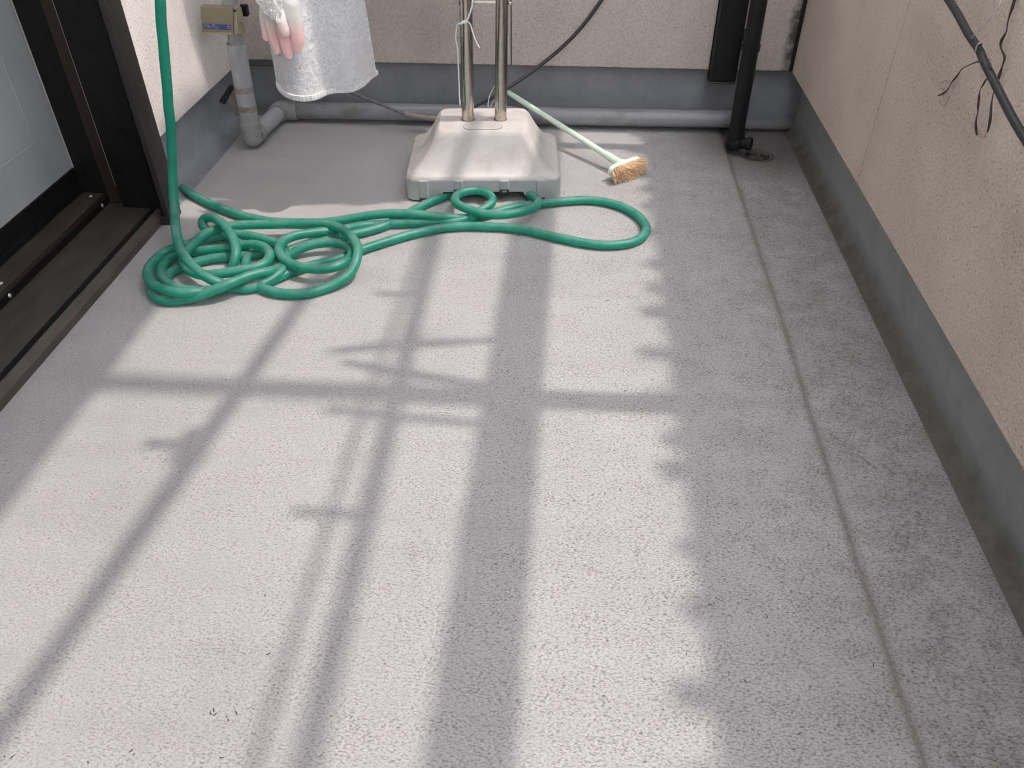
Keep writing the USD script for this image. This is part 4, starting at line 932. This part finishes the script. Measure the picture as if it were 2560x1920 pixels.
sk = pb0 - dd * 0.0
ecen = np.array([pb0[0] - 0.003, yp - 0.002, 0.023])
part('socket', lathe(sk + dd * 0.004, -dd, [(-0.001, RR), (0, RR + 0.003), (0.002, RR + 0.004), (max(0.02, pb0[2] - 0.03), RR + 0.004)], 40), M['black_rough'], rp, smooth=40)
part('elbow', unman(m3.Manifold.batch_hull([m3.Manifold.sphere(RR + 0.0035, 40).translate([float(ecen[0]), float(ecen[1]), float(ecen[2])]), m3.Manifold.sphere(RR + 0.001, 40).translate([float(ecen[0] + 0.006), float(ecen[1] - 0.006), float(ecen[2])])])), M['black_rough'], rp, smooth=True)
od = np.array([0.87, -0.42, 0.10]); od /= np.linalg.norm(od)
part('outlet', lathe(ecen + od * 0.01, od, [(0, 0.017), (0.030, 0.017), (0.033, 0.0195), (0.043, 0.0195), (0.0445, 0.0185), (0.0445, 0.015), (0.02, 0.014)], 32), M['black_rough'], rp, smooth=35)
dc_ = onz(1893, 387, -0.011); zf = -0.0141
fd = thing('floor_drain', 'round grimy floor drain with a slotted grate beside the black pipe elbow', 'drain', (dc_[0], dc_[1], zf))
part('rim', lathe((dc_[0], dc_[1], zf), (0, 0, 1), [(0, 0.052), (0.0016, 0.050), (0.0020, 0.045), (0.0010, 0.0405), (0.0002, 0.036)], 48), M['drain'], fd, smooth=40)
part('sump', lathe((dc_[0], dc_[1], zf), (0, 0, 1), [(0.0006, 0.036), (0.0006, 0.0)], 40), M['hole'], fd)
for k in range(4):
    r0 = 0.007 + k * 0.0078
    part('grate_ring', lathe((dc_[0], dc_[1], zf), (0, 0, 1), [(0.0006, r0 - 0.0017), (0.0034, r0 - 0.0012), (0.0034, r0 + 0.0012), (0.0006, r0 + 0.0017)], 40), M['drain'], fd, smooth=30)
for k in range(4):
    a = math.radians(20 + 90 * k); u = np.array([math.cos(a), math.sin(a), 0]); c0 = np.array([dc_[0], dc_[1], zf + 0.0026])
    part('grate_spoke', cyl(c0 + u * 0.006, c0 + u * 0.037, 0.0014, 8), M['drain'], fd)

# ================================================================== cable, wire and dry tendrils on the parapet
XC = SX_R - 0.030
r8 = lambda x, y: (2340 + x / 4.61, y / 4.61)
def wx(x, y, X=XC): return onx(*r8(x, y), X)
wc = thing('wall_cable', 'thick dark grey cable slanting down the beige parapet on the right', 'cable', wx(480, 500))
part('cable', tube(spline([wx(-260, -560), wx(0, -190), wx(145, 0), wx(270, 200), wx(400, 430), wx(500, 580), wx(560, 720), wx(640, 880), wx(760, 1120), wx(900, 1390), wx(1020, 1590), wx(1200, 1880), wx(1400, 2200), wx(1900, 3000)], 160), 0.0062, 18), M['cable_grey'], wc, smooth=True)
part('lashing_wire', tube(spline([wx(760, -60, XC - .002), wx(740, 30, XC - .004), wx(660, 160, XC - .006), wx(560, 290, XC - .007), wx(450, 400, XC - .0085), wx(405, 455, XC - .004), wx(410, 500, XC + .002)], 60), 0.0010, 6), M['wire'], wc, smooth=True)
part('lashing_wire', tube(spline([wx(520, 500, XC - .002), wx(490, 505, XC - .0085), wx(465, 545, XC - .0075), wx(462, 600, XC - .005), wx(478, 640, XC)], 40), 0.0011, 6), M['wire'], wc, smooth=True)
part('wire_knot', unman(ball_hull(wx(410, 500, XC - .003), 0.0028, wx(425, 525, XC - .001), 0.0022, 10)), M['cable'], wc, smooth=True)
part('wire_knot', unman(ball_hull(wx(505, 508, XC - .004), 0.0030, wx(518, 512, XC - .003), 0.0022, 10)), M['cable'], wc, smooth=True)
part('wire_knot', unman(ball_hull(wx(615, 740, XC - .002), 0.0024, wx(635, 790, XC - .001), 0.0024, 10)), M['cable_grey'], wc, smooth=True)
def ribbon(pts, widths, X=SX_R - 0.004, name='blade', parent=None, mat='twig'):
    P_ = np.array([wx(x, y, X) for x, y in pts]); s = spline(P_, 60, 0.7)
    w = np.interp(np.linspace(0, 1, 60), np.linspace(0, 1, len(widths)), widths)
    s[:, 0] = np.minimum(s[:, 0] - 0.004 * np.abs(np.sin(np.linspace(0, 5, 60))), SX_R - 0.002)
    return part(name, tube(s, w, 6), M[mat], parent, smooth=True)
t1 = thing('dry_tendril', 'forked dry black tendril poking left from under the slanting cable', 'dry tendril', wx(200, 950))
ribbon([(620, 690), (560, 700), (480, 720), (400, 755), (320, 795), (260, 860), (205, 925), (170, 1000), (140, 1050), (95, 1085), (50, 1103)], [.0009, .0018, .001, .0009, .0008, .0018, .0008, .0018, .0011], parent=t1, name='stem')
ribbon([(185, 935), (150, 932), (110, 930), (80, 960), (68, 1010)], [.0005, .0006, .0004], parent=t1, name='curl', mat='twig_pale')
ribbon([(115, 1050), (95, 1032), (78, 1018)], [.0005, .0006, .0004], parent=t1, name='curl', mat='twig_pale')
ribbon([(155, 1110), (150, 1170), (125, 1220), (95, 1225), (72, 1190), (68, 1150)], [.0005, .0007, .0005, .0006, .0004], parent=t1, name='curl', mat='twig_pale')
t2 = thing('dry_tendril', 'long dry black tendril kinked to the right of the cable and crossing behind it', 'dry tendril', wx(780, 540))
ribbon([(925, -60), (910, 0), (890, 100), (870, 170), (850, 270), (838, 370), (800, 440), (775, 510), (780, 560), (800, 610), (812, 670), (790, 730), (765, 790), (735, 860), (710, 950), (690, 1020), (670, 1120), (662, 1240), (655, 1370), (640, 1460), (620, 1525)],
       [.0018, .0026, .0012, .0008, .0024, .0010, .0020, .0010, .0024, .0009, .0008, .0020, .0024, .0012], parent=t2, name='stem')
t3 = thing('dry_tendril', 'lower dry black tendril hanging in a hook left of the cable', 'dry tendril', wx(490, 1300))
ribbon([(600, 900), (575, 940), (560, 985), (540, 1030), (525, 1120), (510, 1190), (490, 1270), (478, 1350), (485, 1450), (498, 1555)], [.0012, .0016, .0006, .0020, .0018, .0008, .0014, .0022, .0016], parent=t3, name='stem')
ribbon([(498, 1555), (525, 1570), (560, 1580), (600, 1545), (620, 1525)], [.0008, .0005, .0005, .0004], parent=t3, name='hook', mat='twig_pale')

# ================================================================== bits of dirt on the floor
rd = np.random.RandomState(11); bits = []
spots = [(528, 1782), (534, 1775), (539, 1786), (566, 1792), (572, 1800), (590, 1783), (671, 1635), (664, 1488), (12, 1892), (31, 1893), (327, 1878), (335, 1886), (219, 1907), (555, 1893), (89, 1734), (145, 1654), (556, 948), (577, 949), (565, 951), (178, 870), (1248, 888), (1006, 668), (1962, 1348), (1880, 1180), (2244, 1152), (2170, 1392), (1290, 1552), (1800, 1700), (2290, 1664), (800, 322), (912, 372), (700, 300), (960, 385), (1290, 592), (1297, 590), (1303, 595), (1310, 588)]
spots += [(rd.uniform(1500, 2400), rd.uniform(600, 1900)) for _ in range(30)]
for x, y in spots:
    p = onz(x, y, 0.0)
    if p[0] > 0.655: continue
    p[2] = (0.0 if p[0] < 0.46 else -0.0138) + 0.0006
    a = rd.uniform(0, np.pi); l = rd.uniform(0.0012, 0.0035); d = np.array([math.cos(a), math.sin(a), 0]) * l
    bits.append(tube([p - d, p + rd.randn(3) * [0.0006, 0.0006, 0.0001], p + d], [0.0004, 0.0008, 0.0003], 5))
bits.append(tube(spline([onz(x, y, -0.0134) for x, y in ((2092, 1128), (2130, 1134), (2165, 1150), (2185, 1168), (2197, 1166))], 30), 0.0004, 5))
tag(part('floor_dirt', bits, M['twig']), 'tiny dark bits of dirt strewn over the grey floor', 'dirt', kind='stuff')
